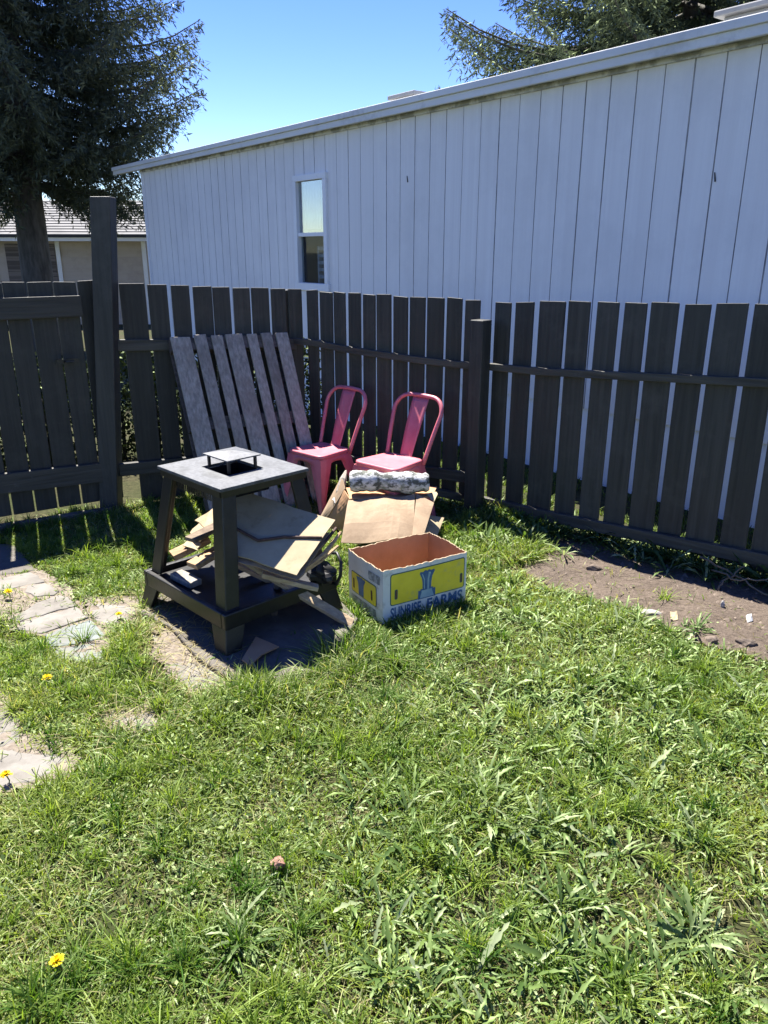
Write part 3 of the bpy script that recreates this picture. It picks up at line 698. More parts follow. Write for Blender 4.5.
# ------------------------------------------------------------------ pink metal chairs
def make_chair(label):
    """faces -Y in its own frame; 0.36 wide seat at 0.39"""
    root = empty('metal_chair', (0, 0, 0), 0, label, 'chair', 'pink metal chairs')
    zs_ = .425; hw_, hb, dp = .166, .145, .150
    # seat: rounded square pan with a slight dish and a rolled edge
    def outline(s, z, n=7, rc=.045):
        cs = [(-hw_, -dp), (hw_, -dp), (hb, dp), (-hb, dp)]; pts = []
        for i, (x, y) in enumerate(cs):
            sx, sy = (1 if x > 0 else -1), (1 if y > 0 else -1)
            cx, cy = x - sx * rc, y - sy * rc
            a0 = [180, 270, 0, 90][i]
            for k in range(n + 1):
                a = R(a0 + 90 * k / n); pts.append(((cx + rc * math.cos(a)) * s, (cy + rc * math.sin(a)) * s, z))
        return pts
    rings = [outline(.97, zs_ - .030), outline(1.0, zs_ - .028), outline(1.012, zs_ - .012), outline(1.0, zs_ - .002), outline(.965, zs_), outline(.86, zs_ - .004), outline(.6, zs_ - .008), outline(.3, zs_ - .010)]
    b = MB(); n = len(rings[0]); vs = [p for r_ in rings for p in r_]; fs = []
    for i in range(len(rings) - 1):
        for k in range(n): fs.append((i * n + k, i * n + (k + 1) % n, (i + 1) * n + (k + 1) % n, (i + 1) * n + k))
    fs.append(tuple((len(rings) - 1) * n + k for k in range(n))); fs.append(tuple(range(n - 1, -1, -1)))
    b.add(vs, fs); b.build('seat', M['pink'], root, smooth=True, local=True)
    # legs: folded sheet angles that taper to the foot and splay
    feet = {}
    for sx in (-1, 1):
        for sy in (-1, 1):
            hx = hw_ if sy < 0 else hb
            top = Vector((sx * (hx - .004), sy * (dp - .004), zs_ - .028)); foot = Vector((sx * (hx + .040), sy * (dp + (.035 if sy < 0 else .075)), 0))
            feet[sx, sy] = foot
            g1 = []; g2 = []
            for i in range(9):
                q = i / 8; p = top.lerp(foot, q)
                wd = .085 * (1 - q) ** 1.3 + .026; wd2 = .080 * (1 - q) ** 1.3 + .024
                bulge = Vector((sx, sy, 0)) * .006 * math.sin(q * math.pi)
                g1.append([p + bulge, p + bulge * .6 + Vector((-sx * wd * .5, sy * .004, 0)), p + Vector((-sx * wd, -sy * .002, 0))])
                g2.append([p + bulge, p + bulge * .6 + Vector((sx * .004, -sy * wd2 * .5, 0)), p + Vector((-sx * .002, -sy * wd2, 0))])
            b = MB(); b.sheet(g1, .004); b.sheet(g2, .004)
            lg = b.build('leg', M['pink'], root, smooth=False, local=True)
            b = MB(); b.prism([(foot.x + a * sx, foot.y + c * sy) for a, c in ((.004, .004), (-.03, .004), (-.03, -.008), (-.008, -.008), (-.008, -.028), (.004, -.028))], -.004, .018)
            b.build('rubber_foot', M['rubber'], lg, local=True)
    # arched aprons between the legs
    def apron(a, b_, out):
        g_ = []; n = 14
        for i in range(n + 1):
            q = i / n; p = a.lerp(b_, q)
            h = .034 + .085 * (abs(2 * q - 1) ** 3.2)
            g_.append([p, p + Vector((0, 0, -h * .5)) + out * .003, p + Vector((0, 0, -h)) + out * (.002 + .012 * abs(2 * q - 1) ** 3)])
        m = MB(); m.sheet(g_, .003); return m.build('apron', M['pink'], root, smooth=True, local=True)
    z = zs_ - .024; F = [Vector((-hw_ + .03, -dp + .002, z)), Vector((hw_ - .03, -dp + .002, z))]
    apron(F[0], F[1], Vector((0, -1, 0)))
    apron(Vector((hb - .03, dp - .002, z)), Vector((-hb + .03, dp - .002, z)), Vector((0, 1, 0)))
    for sx in (-1, 1): apron(Vector((sx * (hw_ - .003), -dp + .03, z)), Vector((sx * (hb - .003), dp - .03, z)), Vector((sx, 0, 0)))
    # back hoop and splat
    def back(x, h):   # leaning, slightly curved back; h above seat
        return Vector((x, dp - .012 + .33 * h + .14 * h * h, zs_ - .02 + h))
    H_, wt, rc = .395, .185, .10
    pts = [back(-.148, -.01)]
    for i in range(1, 7): q = i / 6; pts.append(back(-.148 - (wt - .148) * q, (H_ - rc) * q))
    for k in range(1, 8): a = R(180 - 90 * k / 7); pts.append(back(-wt + rc + rc * math.cos(a), H_ - rc + rc * math.sin(a)))
    pts += [back(0, H_ + .004)]
    pts += [Vector((-p.x, p.y, p.z)) for p in reversed(pts[:-1])]
    b = MB(); b.tube(pts, .0135, 10); b.build('back_hoop', M['pink'], root, smooth=True, local=True)
    g_ = []
    for i in range(13):
        q = i / 12; h = -.012 + (H_ + .002) * q; wd = .044 + .012 * math.sin(q * math.pi * .5) + .006 * q
        g_.append([back(wd * s, h) + Vector((0, .006 * (1 - s * s), 0)) for s in (-1, -.6, -.2, .2, .6, 1)])
    b = MB(); b.sheet(g_, .0035); b.build('splat', M['pink'], root, smooth=True, local=True)
    return root
def copy_tree(o, parent=None):
    c = o.copy(); COL.objects.link(c)
    if parent is not None: c.parent = parent
    for ch in list(o.children): copy_tree(ch, c)
    return c
ch1 = make_chair('pink metal chair beside the pallet with its front leg in view')
ch2 = copy_tree(ch1); ch2['label'] = 'pink metal chair behind the white bark log, away from the pallet'
ch1.location = (-.435, 5.10, -.005); ch1.rotation_euler = (0, 0, R(-43))
ch2.location = (.04, 4.80, -.005); ch2.rotation_euler = (0, 0, R(-42)); ch2.scale = (1.07, 1.07, 1)

# ------------------------------------------------------------------ black metal outdoor fireplace
ST = Vector((-.705, 3.455, 0)); SA = R(44.6)
fp = empty('outdoor_fireplace', ST, SA, 'black metal outdoor fireplace stand with dusty square top and raised cap', 'fireplace'); fp.scale = (.93, 1.03, 1)
BH, TH, ZB, ZT = .345, .258, .215, .742     # half base, half top, base height, top height
b = MB()
for s in (-1, 1):
    b.box((-BH, s * BH - (.028 if s > 0 else 0), ZB - .075), (BH, s * BH + (0 if s > 0 else .028), ZB))
    b.box((s * BH - (.028 if s > 0 else 0), -BH + .0285, ZB - .075), (s * BH + (0 if s > 0 else .028), BH - .0285, ZB))
b.build('base_frame', M['black_metal'], fp, bevel=.006, local=True)
b = MB(); b.box((-BH + .029, -BH + .029, ZB - .05), (BH - .029, BH - .029, ZB - .03)); b.build('hearth_tray', M['black_metal'], fp, bevel=.004, local=True)
for sx in (-1, 1):
    for sy in (-1, 1):
        # splayed foot
        t_ = [(sx * BH * .99, sy * BH * .99), (sx * (BH - .115), sy * BH * .99), (sx * (BH - .115), sy * (BH - .02)), (sx * (BH - .02), sy * (BH - .02)), (sx * (BH - .02), sy * (BH - .115)), (sx * BH * .99, sy * (BH - .115))]
        o_ = .032
        b_ = [(x + sx * o_, y + sy * o_) for x, y in [(sx * BH, sy * BH), (sx * (BH - .075), sy * BH), (sx * (BH - .075), sy * (BH - .02)), (sx * (BH - .02), sy * (BH - .02)), (sx * (BH - .02), sy * (BH - .075)), (sx * BH, sy * (BH - .075))]]
        b = MB(); vs = [(x, y, -.02) for x, y in b_] + [(x, y, ZB - .07) for x, y in t_]; n = 6
        b.add(vs, [tuple(range(n - 1, -1, -1)), tuple(range(n, 2 * n))] + [(i, (i + 1) % n, n + (i + 1) % n, n + i) for i in range(n)])
        b.build('foot', M['black_metal'], fp, bevel=.004, local=True)
        # corner post, an angle of two plates leaning inward, with a rib down its edge
        i0, i1 = BH - .030, TH - .022; wd = .078
        b = MB()
        P0 = [(sx * i0, sy * i0), (sx * (i0 - wd), sy * i0), (sx * (i0 - wd), sy * (i0 - .016)), (sx * (i0 - .016), sy * (i0 - .016)), (sx * (i0 - .016), sy * (i0 - wd)), (sx * i0, sy * (i0 - wd))]
        P1 = [(sx * i1, sy * i1), (sx * (i1 - wd), sy * i1), (sx * (i1 - wd), sy * (i1 - .016)), (sx * (i1 - .016), sy * (i1 - .016)), (sx * (i1 - .016), sy * (i1 - wd)), (sx * i1, sy * (i1 - wd))]
        vs = [(x, y, ZB - .002) for x, y in P0] + [(x, y, ZT - .02) for x, y in P1]
        b.add(vs, [tuple(range(n - 1, -1, -1)), tuple(range(n, 2 * n))] + [(i, (i + 1) % n, n + (i + 1) % n, n + i) for i in range(n)])
        b.build('corner_post', M['black_metal'], fp, bevel=.004, local=True)
# top plate with a square hole
hh = .105; b = MB(); z0, z1 = ZT - .012, ZT + .004
for x0, x1, y0, y1 in ((-TH, TH, -TH, -hh), (-TH, TH, hh, TH), (-TH, -hh, -hh, hh), (hh, TH, -hh, hh)): b.box((x0, y0, z0), (x1, y1, z1))
# weld into one plate: rebuild as a ring
b = MB()
o8 = [(-TH, -TH), (TH, -TH), (TH, TH), (-TH, TH)]; i8 = [(-hh, -hh), (hh, -hh), (hh, hh), (-hh, hh)]
vs = [(x, y, z) for z in (z0, z1) for x, y in o8] + [(x, y, z) for z in (z0, z1) for x, y in i8]
fs = []
for k in range(4):
    l = (k + 1) % 4
    fs += [(4 + k, 4 + l, 12 + l, 12 + k), (k, 8 + k, 8 + l, l), (k, l, 4 + l, 4 + k), (8 + k, 12 + k, 12 + l, 8 + l)]
b.add(vs, fs); top = b.build('top_plate', M['dusty_metal'], fp, bevel=.003, local=True)
b = MB()
for s in (-1, 1):
    b.box((-TH + .012, s * (TH - .014) - .006, z0 - .03), (TH - .012, s * (TH - .014) + .006, z0 - .001))
    b.box((s * (TH - .014) - .006, -TH + .021, z0 - .03), (s * (TH - .014) + .006, TH - .021, z0 - .001))
b.build('rim', M['black_metal'], fp, local=True)
# closed black box added beneath the hole to keep it dark
b = MB()
for k in range(4):
    (xa, ya), (xb, yb) = i8[k], i8[(k + 1) % 4]
    b.sheet([[(xa, ya, z0 - .001), (xa * 1.15, ya * 1.15, z0 - .085)], [(xb, yb, z0 - .001), (xb * 1.15, yb * 1.15, z0 - .085)]], .003)
b.box((-hh * 1.14, -hh * 1.14, z0 - .09), (hh * 1.14, hh * 1.14, z0 - .086))
b.build('hole_darkening_box', M['hole_black'], fp, local=True)
# hanging fringe of the spark screen along the left side
b = MB()
for k in range(22):
    y = -TH + .10 + k * .0145
    b.box((-TH + .034, y, z0 - .075), (-TH + .038, y + .006, z0 - .001))
b.build('spark_screen', M['black_metal'], fp, local=True)
# cap
for sx in (-1, 1):
    for sy in (-1, 1):
        b = MB(); b.box((sx * .078 - .006, sy * .078 - .006, z1 - .003), (sx * .078 + .006, sy * .078 + .006, z1 + .058)); b.build('cap_post', M['black_metal'], fp, local=True)
b = MB(); k = .098
b.add([(-k, -k, z1 + .057), (k, -k, z1 + .057), (k, k, z1 + .057), (-k, k, z1 + .057), (-k, -k, z1 + .063), (k, -k, z1 + .063), (k, k, z1 + .063), (-k, k, z1 + .063), (0, 0, z1 + .082)],
      [(3, 2, 1, 0), (0, 1, 5, 4), (1, 2, 6, 5), (2, 3, 7, 6), (3, 0, 4, 7), (4, 5, 8), (5, 6, 8), (6, 7, 8), (7, 4, 8)])
b.build('cap', M['dusty_metal'], fp, local=True)

# ------------------------------------------------------------------ things piled in and under it
def flatpiece(name, corners, th, mat, label, cat, group=None, n=8, wave=.008, seed=0, edge=None, torn=0.0):
    """bilinear sheet between four corners (a,b,c,d in turn) with a little warp"""
    a, b_, c, d = [Vector(p) for p in corners]; g_ = []
    nr = (b_ - a).cross(d - a).normalized(); rg = random.Random(seed)
    ph = [rg.uniform(0, 6) for _ in range(4)]
    for i in range(n + 1):
        row = []
        for j in range(n + 1):
            u, v = i / n, j / n
            p = a * (1 - u) * (1 - v) + b_ * u * (1 - v) + c * u * v + d * (1 - u) * v
            p = p + nr * wave * (math.sin(3.1 * u + ph[0]) + math.sin(4.3 * v + ph[1]) + .5 * math.sin(7 * (u + v) + ph[2]))
            if torn and (i in (0, n) or j in (0, n)): p = p + Vector((rg.uniform(-torn, torn), rg.uniform(-torn, torn), 0))
            row.append(p)
        g_.append(row)
    m = MB(); m.sheet(g_, th); o = m.build(name, mat); setp(o, label, cat, group); return o
def px3(u, v, z): return gp(u, v, z)
# large sheet sloping out of the right side
SA_, SB_, SC_, SD_ = px3(236, 489, .62), px3(335, 521, .53), px3(296, 576, .385), px3(233, 553, .44)
def on_sheet(u, v, lift=0.0):
    n = (SB_ - SA_).cross(SC_ - SA_).normalized(); n = n if n.z > 0 else -n
    d = Vector(ray(u, v)); o = Vector((0, 0, EYE)); return o + d * ((SA_ + n * lift - o).dot(n) / d.dot(n))
flatpiece('cardboard_sheet', [SA_, SB_, SC_, SD_], .006, M['card_pale'], 'large pale cardboard sheet sloping out of the fireplace, half in sun', 'cardboard', wave=.003, seed=3, torn=.004)
flatpiece('cardboard_sheet', [on_sheet(240, 532, -.03), on_sheet(330, 533, -.03), on_sheet(299, 581, -.035), on_sheet(230, 560, -.03)], .006, M['card'], 'brown cardboard sheet tucked under the large pale sheet', 'cardboard', wave=.003, seed=4, torn=.006)
b = MB(); P = [on_sheet(222, 521, .012), on_sheet(237, 529, .012), on_sheet(258, 540.5, .012), on_sheet(284, 537, .012), on_sheet(322, 538, .012)]
b.tube(P, [.0075] * 5, 8); o = b.build('iron_bar', M['rust'], smooth=True); setp(o, 'bent rusty iron bar lying across the pale cardboard sheet', 'bar')
# planks
def plank(name, a, b_, wdt, th, mat, label, cat, group=None, up=(0, 0, 1)):
    m = MB(); m.beam(a, b_, wdt, th, up=up, nseg=4, bend=(0, 0, random.uniform(-.004, .004)))
    o = m.build(name, mat, bevel=.003); setp(o, label, cat, group); return o
plank('plank', px3(240, 556, .36), px3(352, 624, .03), .05, .022, M['pale_wood'], 'long pale plank sloping from the fireplace down to the grass beside the yellow box', 'plank', up=(.3, -.5, 1))
plank('plank', px3(228, 560, .30), px3(330, 610, .02), .04, .02, M['raw_wood'], 'narrow brown plank in shade just under the long pale plank', 'plank')
plank('plank', px3(262, 574, .33), px3(318, 588, .245), .045, .022, M['pale_wood'], 'short grey-tan board end poking out above the long plank', 'plank')
for i, (u0, v0, z0, u1, v1, z1, lab) in enumerate([
        (304, 570, .36, 341, 532, .47, 'thick split stick along the torn end of the pale cardboard'),
        (298, 576, .34, 338, 546, .40, 'thin split stick lowest of the bundle by the cardboard end'),
        (312, 558, .41, 336, 528, .49, 'reddish brown stick topmost of the bundle by the cardboard end')]):
    b = MB(); a = px3(u0, v0, z0); c = px3(u1, v1, z1); m_ = a.lerp(c, .5) + Vector((.01, 0, .012 * (i - 1)))
    b.tube([a, m_, c], [.011 - .002 * i, .012 - .002 * i, .007], 6); o = b.build('stick', M['raw_wood'] if i < 2 else M['rust']); setp(o, lab, 'stick')
b = MB(); b.tube([px3(281, 571, .30), px3(277, 590, .17), px3(274, 618, .02)], [.022, .019, .014], 8); o = b.build('branch', M['old_stick'], smooth=True); setp(o, 'old bark-covered branch standing upright under the sloping cardboard', 'branch')
# black hose loop and a lump of black plastic
b = MB(); cl = [(322, 560, .30), (329, 553, .34), (337, 553, .36), (341, 562, .33), (340.5, 575, .27), (337, 584, .21), (331, 583, .20)]
b.tube([px3(*q) for q in cl], .008, 8); o = b.build('rubber_hose', M['rubber'], smooth=True); setp(o, 'loop of black rubber hose at the right end of the pile', 'hose')
c_ = px3(322, 573, .25); b = MB(); vs = []; fs = []; n, m_ = 16, 10
for i in range(m_ + 1):
    for k in range(n):
        th = math.pi * i / m_; a = 2 * math.pi * k / n; r_ = 1 + .22 * math.sin(3 * a + 2 * th) + .15 * math.sin(5 * a - 3 * th)
        vs.append(c_ + Vector((.062 * r_ * math.sin(th) * math.cos(a), .06 * r_ * math.sin(th) * math.sin(a), .046 * math.cos(th) * r_)))
for i in range(m_):
    for k in range(n): fs.append((i * n + k, i * n + (k + 1) % n, (i + 1) * n + (k + 1) % n, (i + 1) * n + k))
b.add(vs, fs); o = b.build('plastic_bag', M['rubber']); setp(o, 'crumpled black plastic bag wedged at the right foot of the fireplace', 'bag')
# scraps at the left
flatpiece('cardboard_scrap', [px3(196, 522, .42), px3(214, 507, .45), px3(219, 514, .44), px3(208, 530, .40)], .005, M['card_pale'], 'sunlit pale scrap highest in the left opening of the fireplace', 'cardboard', n=4, wave=.004, seed=6, torn=.006)
flatpiece('cardboard_scrap', [px3(190, 532, .37), px3(204, 518, .40), px3(212, 528, .38), px3(200, 542, .35)], .005, M['card_pale'], 'sunlit pale scrap just below the highest one in the left opening', 'cardboard', n=4, wave=.003, seed=7, torn=.006)
flatpiece('cardboard_scrap', [px3(184, 545, .32), px3(194, 536, .34), px3(202, 545, .33), px3(198, 550, .32)], .005, M['card_pale'], 'small sunlit scrap lowest in the left opening of the fireplace', 'cardboard', n=3, wave=.003, seed=8, torn=.008)
plank('wood_block', px3(172, 556, .27), px3(208, 538, .33), .085, .03, M['raw_wood'], 'tan board in the left opening, nearest the left post', 'board')
plank('wood_block', px3(192, 566, .265), px3(236, 541, .31), .08, .025, M['raw_wood'], 'tan board in the left opening, in front of the other tan board', 'board')
plank('wood_block', px3(176, 574, .21), px3(196, 584, .20), .07, .03, M['grey_wood'], 'grey wood block lying on the fireplace tray at the left', 'board')
plank('wood_block', px3(190, 540, .40), px3(226, 522, .42), .07, .02, M['old_stick'], 'dark board in shade behind the sunlit scraps', 'board')
b = MB(); b.tube([px3(204, 552, .31), px3(224, 545, .34), px3(236, 538, .36)], .009, 7); o = b.build('iron_bar', M['rust'], smooth=True); setp(o, 'short rusty bar in the left opening behind the front post', 'bar')
# triangle of cardboard on the slab
b = MB(); pl = [(242, 662), (256, 639), (279, 649), (262, 657), (250, 668)]
pts = [px3(u, v, .045) for u, v in pl]; b.prism([(p.x, p.y) for p in pts], .052, .058); o = b.build('cardboard_scrap', M['card_in']); setp(o, 'brown triangular cardboard scrap on the concrete under the fireplace', 'cardboard')

# ------------------------------------------------------------------ yellow printed box
BX0 = gp(383, 627); BXR = gp(465, 604); BXL = gp(347.5, 606)
ux = (BXR - BX0); bw_ = ux.length; ux.normalize(); uy = Vector((-ux.y, ux.x, 0)); bd_ = .335; bh_ = .285
ba = math.atan2(ux.y, ux.x)
box = empty('carton', (BX0.x, BX0.y, .0), ba, 'open carton with yellow and blue printed sides standing in the grass', 'box')
t = .006
def wallp(b, p0, p1, inward, zt, n=36, seed=1, h0=-.01):
    """box wall from p0 to p1 with a ragged torn top edge"""
    rg = random.Random(seed); p0, p1 = Vector(p0), Vector(p1); inn = Vector(inward) * t
    vs = []; fs = []
    for i in range(n + 1):
        q = i / n; p = p0.lerp(p1, q); z = zt + rg.uniform(-.0035, .003) + .002 * math.sin(9 * q + seed)
        bow = Vector(inward) * (-.006 * math.sin(math.pi * q))
        vs += [p + Vector((0, 0, h0)), p + bow + Vector((0, 0, z)), p + inn + bow + Vector((0, 0, z)), p + inn + Vector((0, 0, h0))]
    for i in range(n):
        o = i * 4
        fs += [(o, o + 4, o + 5, o + 1), (o + 1, o + 5, o + 6, o + 2), (o + 2, o + 6, o + 7, o + 3), (o + 3, o + 7, o + 4, o)]
    fs += [(0, 1, 2, 3), (4 * n, 4 * n + 3, 4 * n + 2, 4 * n + 1)]
    b.add(vs, fs)
    return b
def wall_part(p0, p1, inward, seed):
    b = wallp(MB(), p0, p1, inward, bh_, seed=seed)
    # outside white, torn top, inside brown
    b.mi = []
    n = 36
    for i in range(n): b.mi += [0, 1, 2, 2]
    b.mi += [0, 0]
    return b.build('side_panel', [M['card_white'], M['card_torn'], M['card_in']], box, local=True)
fpn = wall_part((0, 0, 0), (bw_, 0, 0), (0, 1, 0), 1)
lpn = wall_part((0, bd_, 0), (0, t + .0005, 0), (1, 0, 0), 2)
wall_part((bw_, t + .0005, 0), (bw_, bd_ - t - .0005, 0), (-1, 0, 0), 3)
wall_part((bw_, bd_, 0), (t + .0005, bd_, 0), (0, -1, 0), 4)
b = MB(); b.box((t + .001, t + .001, .0), (bw_ - t - .001, bd_ - t - .001, .008)); b.build('bottom', M['card_in'], box, local=True)

def rrect(x0, x1, z0, z1, r_, n=5):
    pts = []
    for cx, cz, a0 in ((x1 - r_, z0 + r_, -90), (x1 - r_, z1 - r_, 0), (x0 + r_, z1 - r_, 90), (x0 + r_, z0 + r_, 180)):
        for k in range(n + 1): a = R(a0 + 90 * k / n); pts.append((cx + r_ * math.cos(a), cz + r_ * math.sin(a)))
    return pts
def bowf(x): return .006 * math.sin(math.pi * min(max(x / bw_, 0), 1))
def print_front(name, poly, lvl, mat, parent=None, nx=26):
    """an ink layer following the front panel: polygon in x,z laid just proud of the card"""
    bm = bmesh.new(); vs = [bm.verts.new((x, 0, z)) for x, z in poly]; f = bm.faces.new(vs)
    for i in range(1, nx):
        x = bw_ * i / nx
        bmesh.ops.bisect_plane(bm, geom=bm.verts[:] + bm.edges[:] + bm.faces[:], plane_co=(x, 0, 0), plane_no=(1, 0, 0))
    for v in bm.verts:
        x, z = v.co.x, v.co.z; v.co.y = -bowf(x) * (z / bh_) - .0008 * lvl - .0006
    me = bpy.data.meshes.new(name); bm.to_mesh(me); bm.free(); me.materials.append(mat)
    o = bpy.data.objects.new(name, me); COL.objects.link(o); o.parent = parent or box; return o
ZP0, ZP1 = .098, .262
print_front('panel_border', rrect(.038, bw_ - .012, ZP0, ZP1, .014), 1, M['ink_green'], fpn)
print_front('yellow_panel', rrect(.043, bw_ - .017, ZP0 + .005, ZP1 - .005, .011), 2, M['ink_yellow'], fpn)
cx = .245
# tied sheaf emblem
emb = [(-.024, 0), (.024, 0), (.026, .05), (.030, .075), (.045, .100), (.040, .108), (.022, .104), (.012, .112), (0, .106), (-.012, .112), (-.024, .104), (-.040, .106), (-.044, .098), (-.030, .07), (-.026, .05)]
print_front('emblem', [(cx + x, ZP0 + .036 + z) for x, z in emb], 3, M['ink_blue'], fpn, 60)
print_front('emblem_highlight', [(cx + x, ZP0 + .040 + z) for x, z in [(.002, 0), (.012, 0), (.012, .06), (.022, .092), (.008, .096), (.002, .06)]], 4, M['ink_pale'], fpn, 60)
print_front('emblem_highlight', [(cx + x, ZP0 + .040 + z) for x, z in [(-.018, .01), (-.012, .01), (-.014, .06), (-.026, .09), (-.032, .09), (-.02, .06)]], 4, M['ink_pale'], fpn, 60)
print_front('ribbon', [(cx + x, ZP0 - .001 + z) for x, z in [(-.050, 0), (.050, 0), (.050, .046), (.036, .044), (.036, .052), (-.038, .052), (-.038, .044), (-.050, .046)]], 4, M['ink_blue'], fpn, 60)
print_front('ribbon_face', [(cx + x, ZP0 + .004 + z) for x, z in [(-.040, 0), (.042, 0), (.030, .030), (.030, .040), (-.032, .040), (-.032, .030)]], 5, M['ink_pale'], fpn, 60)
for xs_ in (.062, bw_ - .042):
    print_front('hand_slot', rrect(xs_, xs_ + .017, ZP0 + .030, ZP0 + .082, .007), 3, M['ink_green'], fpn, 90)
    print_front('hand_slot', rrect(xs_ + .004, xs_ + .013, ZP0 + .034, ZP0 + .078, .004), 4, M['slot'], fpn, 90)
def text_part(txt, x0, x1, z0, z1, lvl, mat, parent, front=True, bold=.02):
    cu = bpy.data.curves.new('lettering', 'FONT'); cu.body = txt; cu.size = 1; cu.offset = bold; cu.resolution_u = 3
    to = bpy.data.objects.new('lettering', cu); COL.objects.link(to)
    bpy.context.view_layer.update()
    dg = bpy.context.evaluated_depsgraph_get(); me0 = bpy.data.meshes.new_from_object(to.evaluated_get(dg))
    bpy.data.objects.remove(to); bpy.data.curves.remove(cu)
    co = np.array([v.co[:] for v in me0.vertices]); lo, hi = co.min(0), co.max(0)
    for v in me0.vertices:
        x = x0 + (v.co.x - lo[0]) / (hi[0] - lo[0]) * (x1 - x0); z = z0 + (v.co.y - lo[1]) / (hi[1] - lo[1]) * (z1 - z0)
        if front: v.co = (x, -bowf(x) * (z / bh_) - .0008 * lvl - .0008, z)
        else: v.co = (-.0075 * math.sin(math.pi * min(max(x / bd_, 0), 1)) * z / bh_ - .0008 * lvl - .001, bd_ - x, z)
    me0.materials.clear(); me0.materials.append(mat); me0.name = 'lettering'
    for p_ in me0.polygons: p_.material_index = 0
    o = bpy.data.objects.new('lettering', me0); COL.objects.link(o); o.parent = parent; return o
text_part('SUNRISE', .040, .215, .030, .088, 1, M['ink_blue'], fpn, bold=.03)
text_part('FARMS', .250, bw_ - .02, .030, .090, 1, M['ink_blue'], fpn, bold=.03)
# left panel printing: in x measured from the far corner
def print_left(name, poly, lvl, mat, nx=14):
    bm = bmesh.new(); vs = [bm.verts.new((x, 0, z)) for x, z in poly]; bm.faces.new(vs)
    for i in range(1, nx): bmesh.ops.bisect_plane(bm, geom=bm.verts[:] + bm.edges[:] + bm.faces[:], plane_co=(bd_ * i / nx, 0, 0), plane_no=(1, 0, 0))
    for v in bm.verts:
        x, z = v.co.x, v.co.z; v.co = (-.0065 * math.sin(math.pi * min(max(x / bd_, 0), 1)) * z / bh_ - .0008 * lvl - .001, bd_ - x, z)
    me = bpy.data.meshes.new(name); bm.to_mesh(me); bm.free(); me.materials.append(mat)
    o = bpy.data.objects.new(name, me); COL.objects.link(o); o.parent = lpn; return o
print_left('panel_border', rrect(.035, bd_ - .055, .078, .190, .012), 1, M['ink_green'])
print_left('yellow_panel', rrect(.039, bd_ - .059, .082, .186, .010), 2, M['ink_yellow'])
print_left('emblem', [(.135 + x, .084 + z * .9) for x, z in emb], 3, M['ink_blue'], 60)
print_left('hand_slot', rrect(bd_ - .105, bd_ - .09, .10, .155, .007), 3, M['slot'], 40)
print_left('hand_slot', rrect(.055, .068, .10, .155, .006), 3, M['slot'], 40)
print_left('smudged_print', rrect(bd_ - .125, bd_ - .025, .205, .25, .006), 1, M['smudge'])
print_left('smudged_print', rrect(.03, bd_ - .06, .022, .062, .006), 1, M['smudge'])

# ------------------------------------------------------------------ opened cardboard carton behind, and the log
D = Vector((.28, 0, 0))
cb = empty('cardboard_box', gp(385, 545), 0, 'opened brown cardboard box with a broad creased flap behind the yellow carton', 'box')
def sheetpart(name, rows, mat, th=.006, parent=None):
    b = MB(); b.sheet(rows, th); return b.build(name, mat, parent)
def patchgrid(a, b_, c, d, n=10, f=None):
    a, b_, c, d = Vector(a), Vector(b_), Vector(c), Vector(d); g_ = []
    for i in range(n + 1):
        row = []
        for j in range(n + 1):
            u, v = i / n, j / n; p = a * (1 - u) * (1 - v) + b_ * u * (1 - v) + c * u * v + d * (1 - u) * v
            row.append(p + (f(u, v) if f else Vector()))
        g_.append(row)
    return g_
wv = lambda u, v: Vector((.004 * math.sin(5 * v), 0, .036 * math.sin(2.6 * u + .4) * math.sin(3.1 * v + .3) + .007 * math.sin(9 * u + 4 * v) - .05 * max(0, .3 - v) * (1 + math.sin(7 * u))))
fA = [gp(341, 541, .13), gp(411, 541, .14), gp(416, 494, .285), gp(349, 499, .27)]
sheetpart('flap', patchgrid(*fA, f=wv), M['card'], parent=cb)
fB = [gp(411.5, 541, .14), gp(424, 534, .15), gp(434, 503, .255), gp(416.6, 494, .286)]
sheetpart('folded_flap', patchgrid(*fB, n=6), M['card'], parent=cb)
fC = [gp(424, 538, .10), gp(437, 536, .09), gp(444, 518, .15), gp(428, 515, .17)]
sheetpart('side_flap', patchgrid(*fC, n=5), M['card_pale'], parent=cb)
fD = [gp(346, 531, .02), gp(322, 527, .02), gp(343, 488, .28), gp(350, 499, .265)]
sheetpart('side_wall', patchgrid(*fD, n=6), M['card_in'], parent=cb)
fE = [gp(322, 527, .02), gp(318, 522, .05), gp(341, 478, .30), gp(345, 489, .285)]
sheetpart('rolled_flap', patchgrid(*fE, n=6, f=lambda u, v: Vector((0, 0, .02 * math.sin(3.1 * u)))), M['card'], parent=cb)
fF = [gp(350, 499, .262), gp(432, 497, .262), gp(437, 487, .262), gp(346, 488, .262)]
sheetpart('inner_panel', patchgrid(*fF, n=4), M['card_in'], parent=cb)
fG = [gp(434, 502, .25), gp(438, 494, .28), gp(436, 492, .28), gp(426, 494, .275)]
sheetpart('corner_flap', patchgrid(*fG, n=3), M['card_pale'], parent=cb)

la, lb_ = gp(350, 481.5, .35), gp(429, 482, .345)
lb_.y += .0; b = MB(); pts = []; rad = []
for i in range(25):
    q = i / 24; p = la.lerp(lb_, q); pts.append(p + Vector((0, 0, .005 * math.sin(6 * q)))); rad.append(.062 + .006 * math.sin(11 * q) + .004 * math.sin(27 * q) + random.uniform(-.003, .003) - (.008 if i in (0, 24) else 0))
b.tube(pts, rad, 22)
lg = b.build('log', M['bark_white'], smooth=True); setp(lg, 'white mottled bark log lying on the brown box in front of the pink chair', 'log')
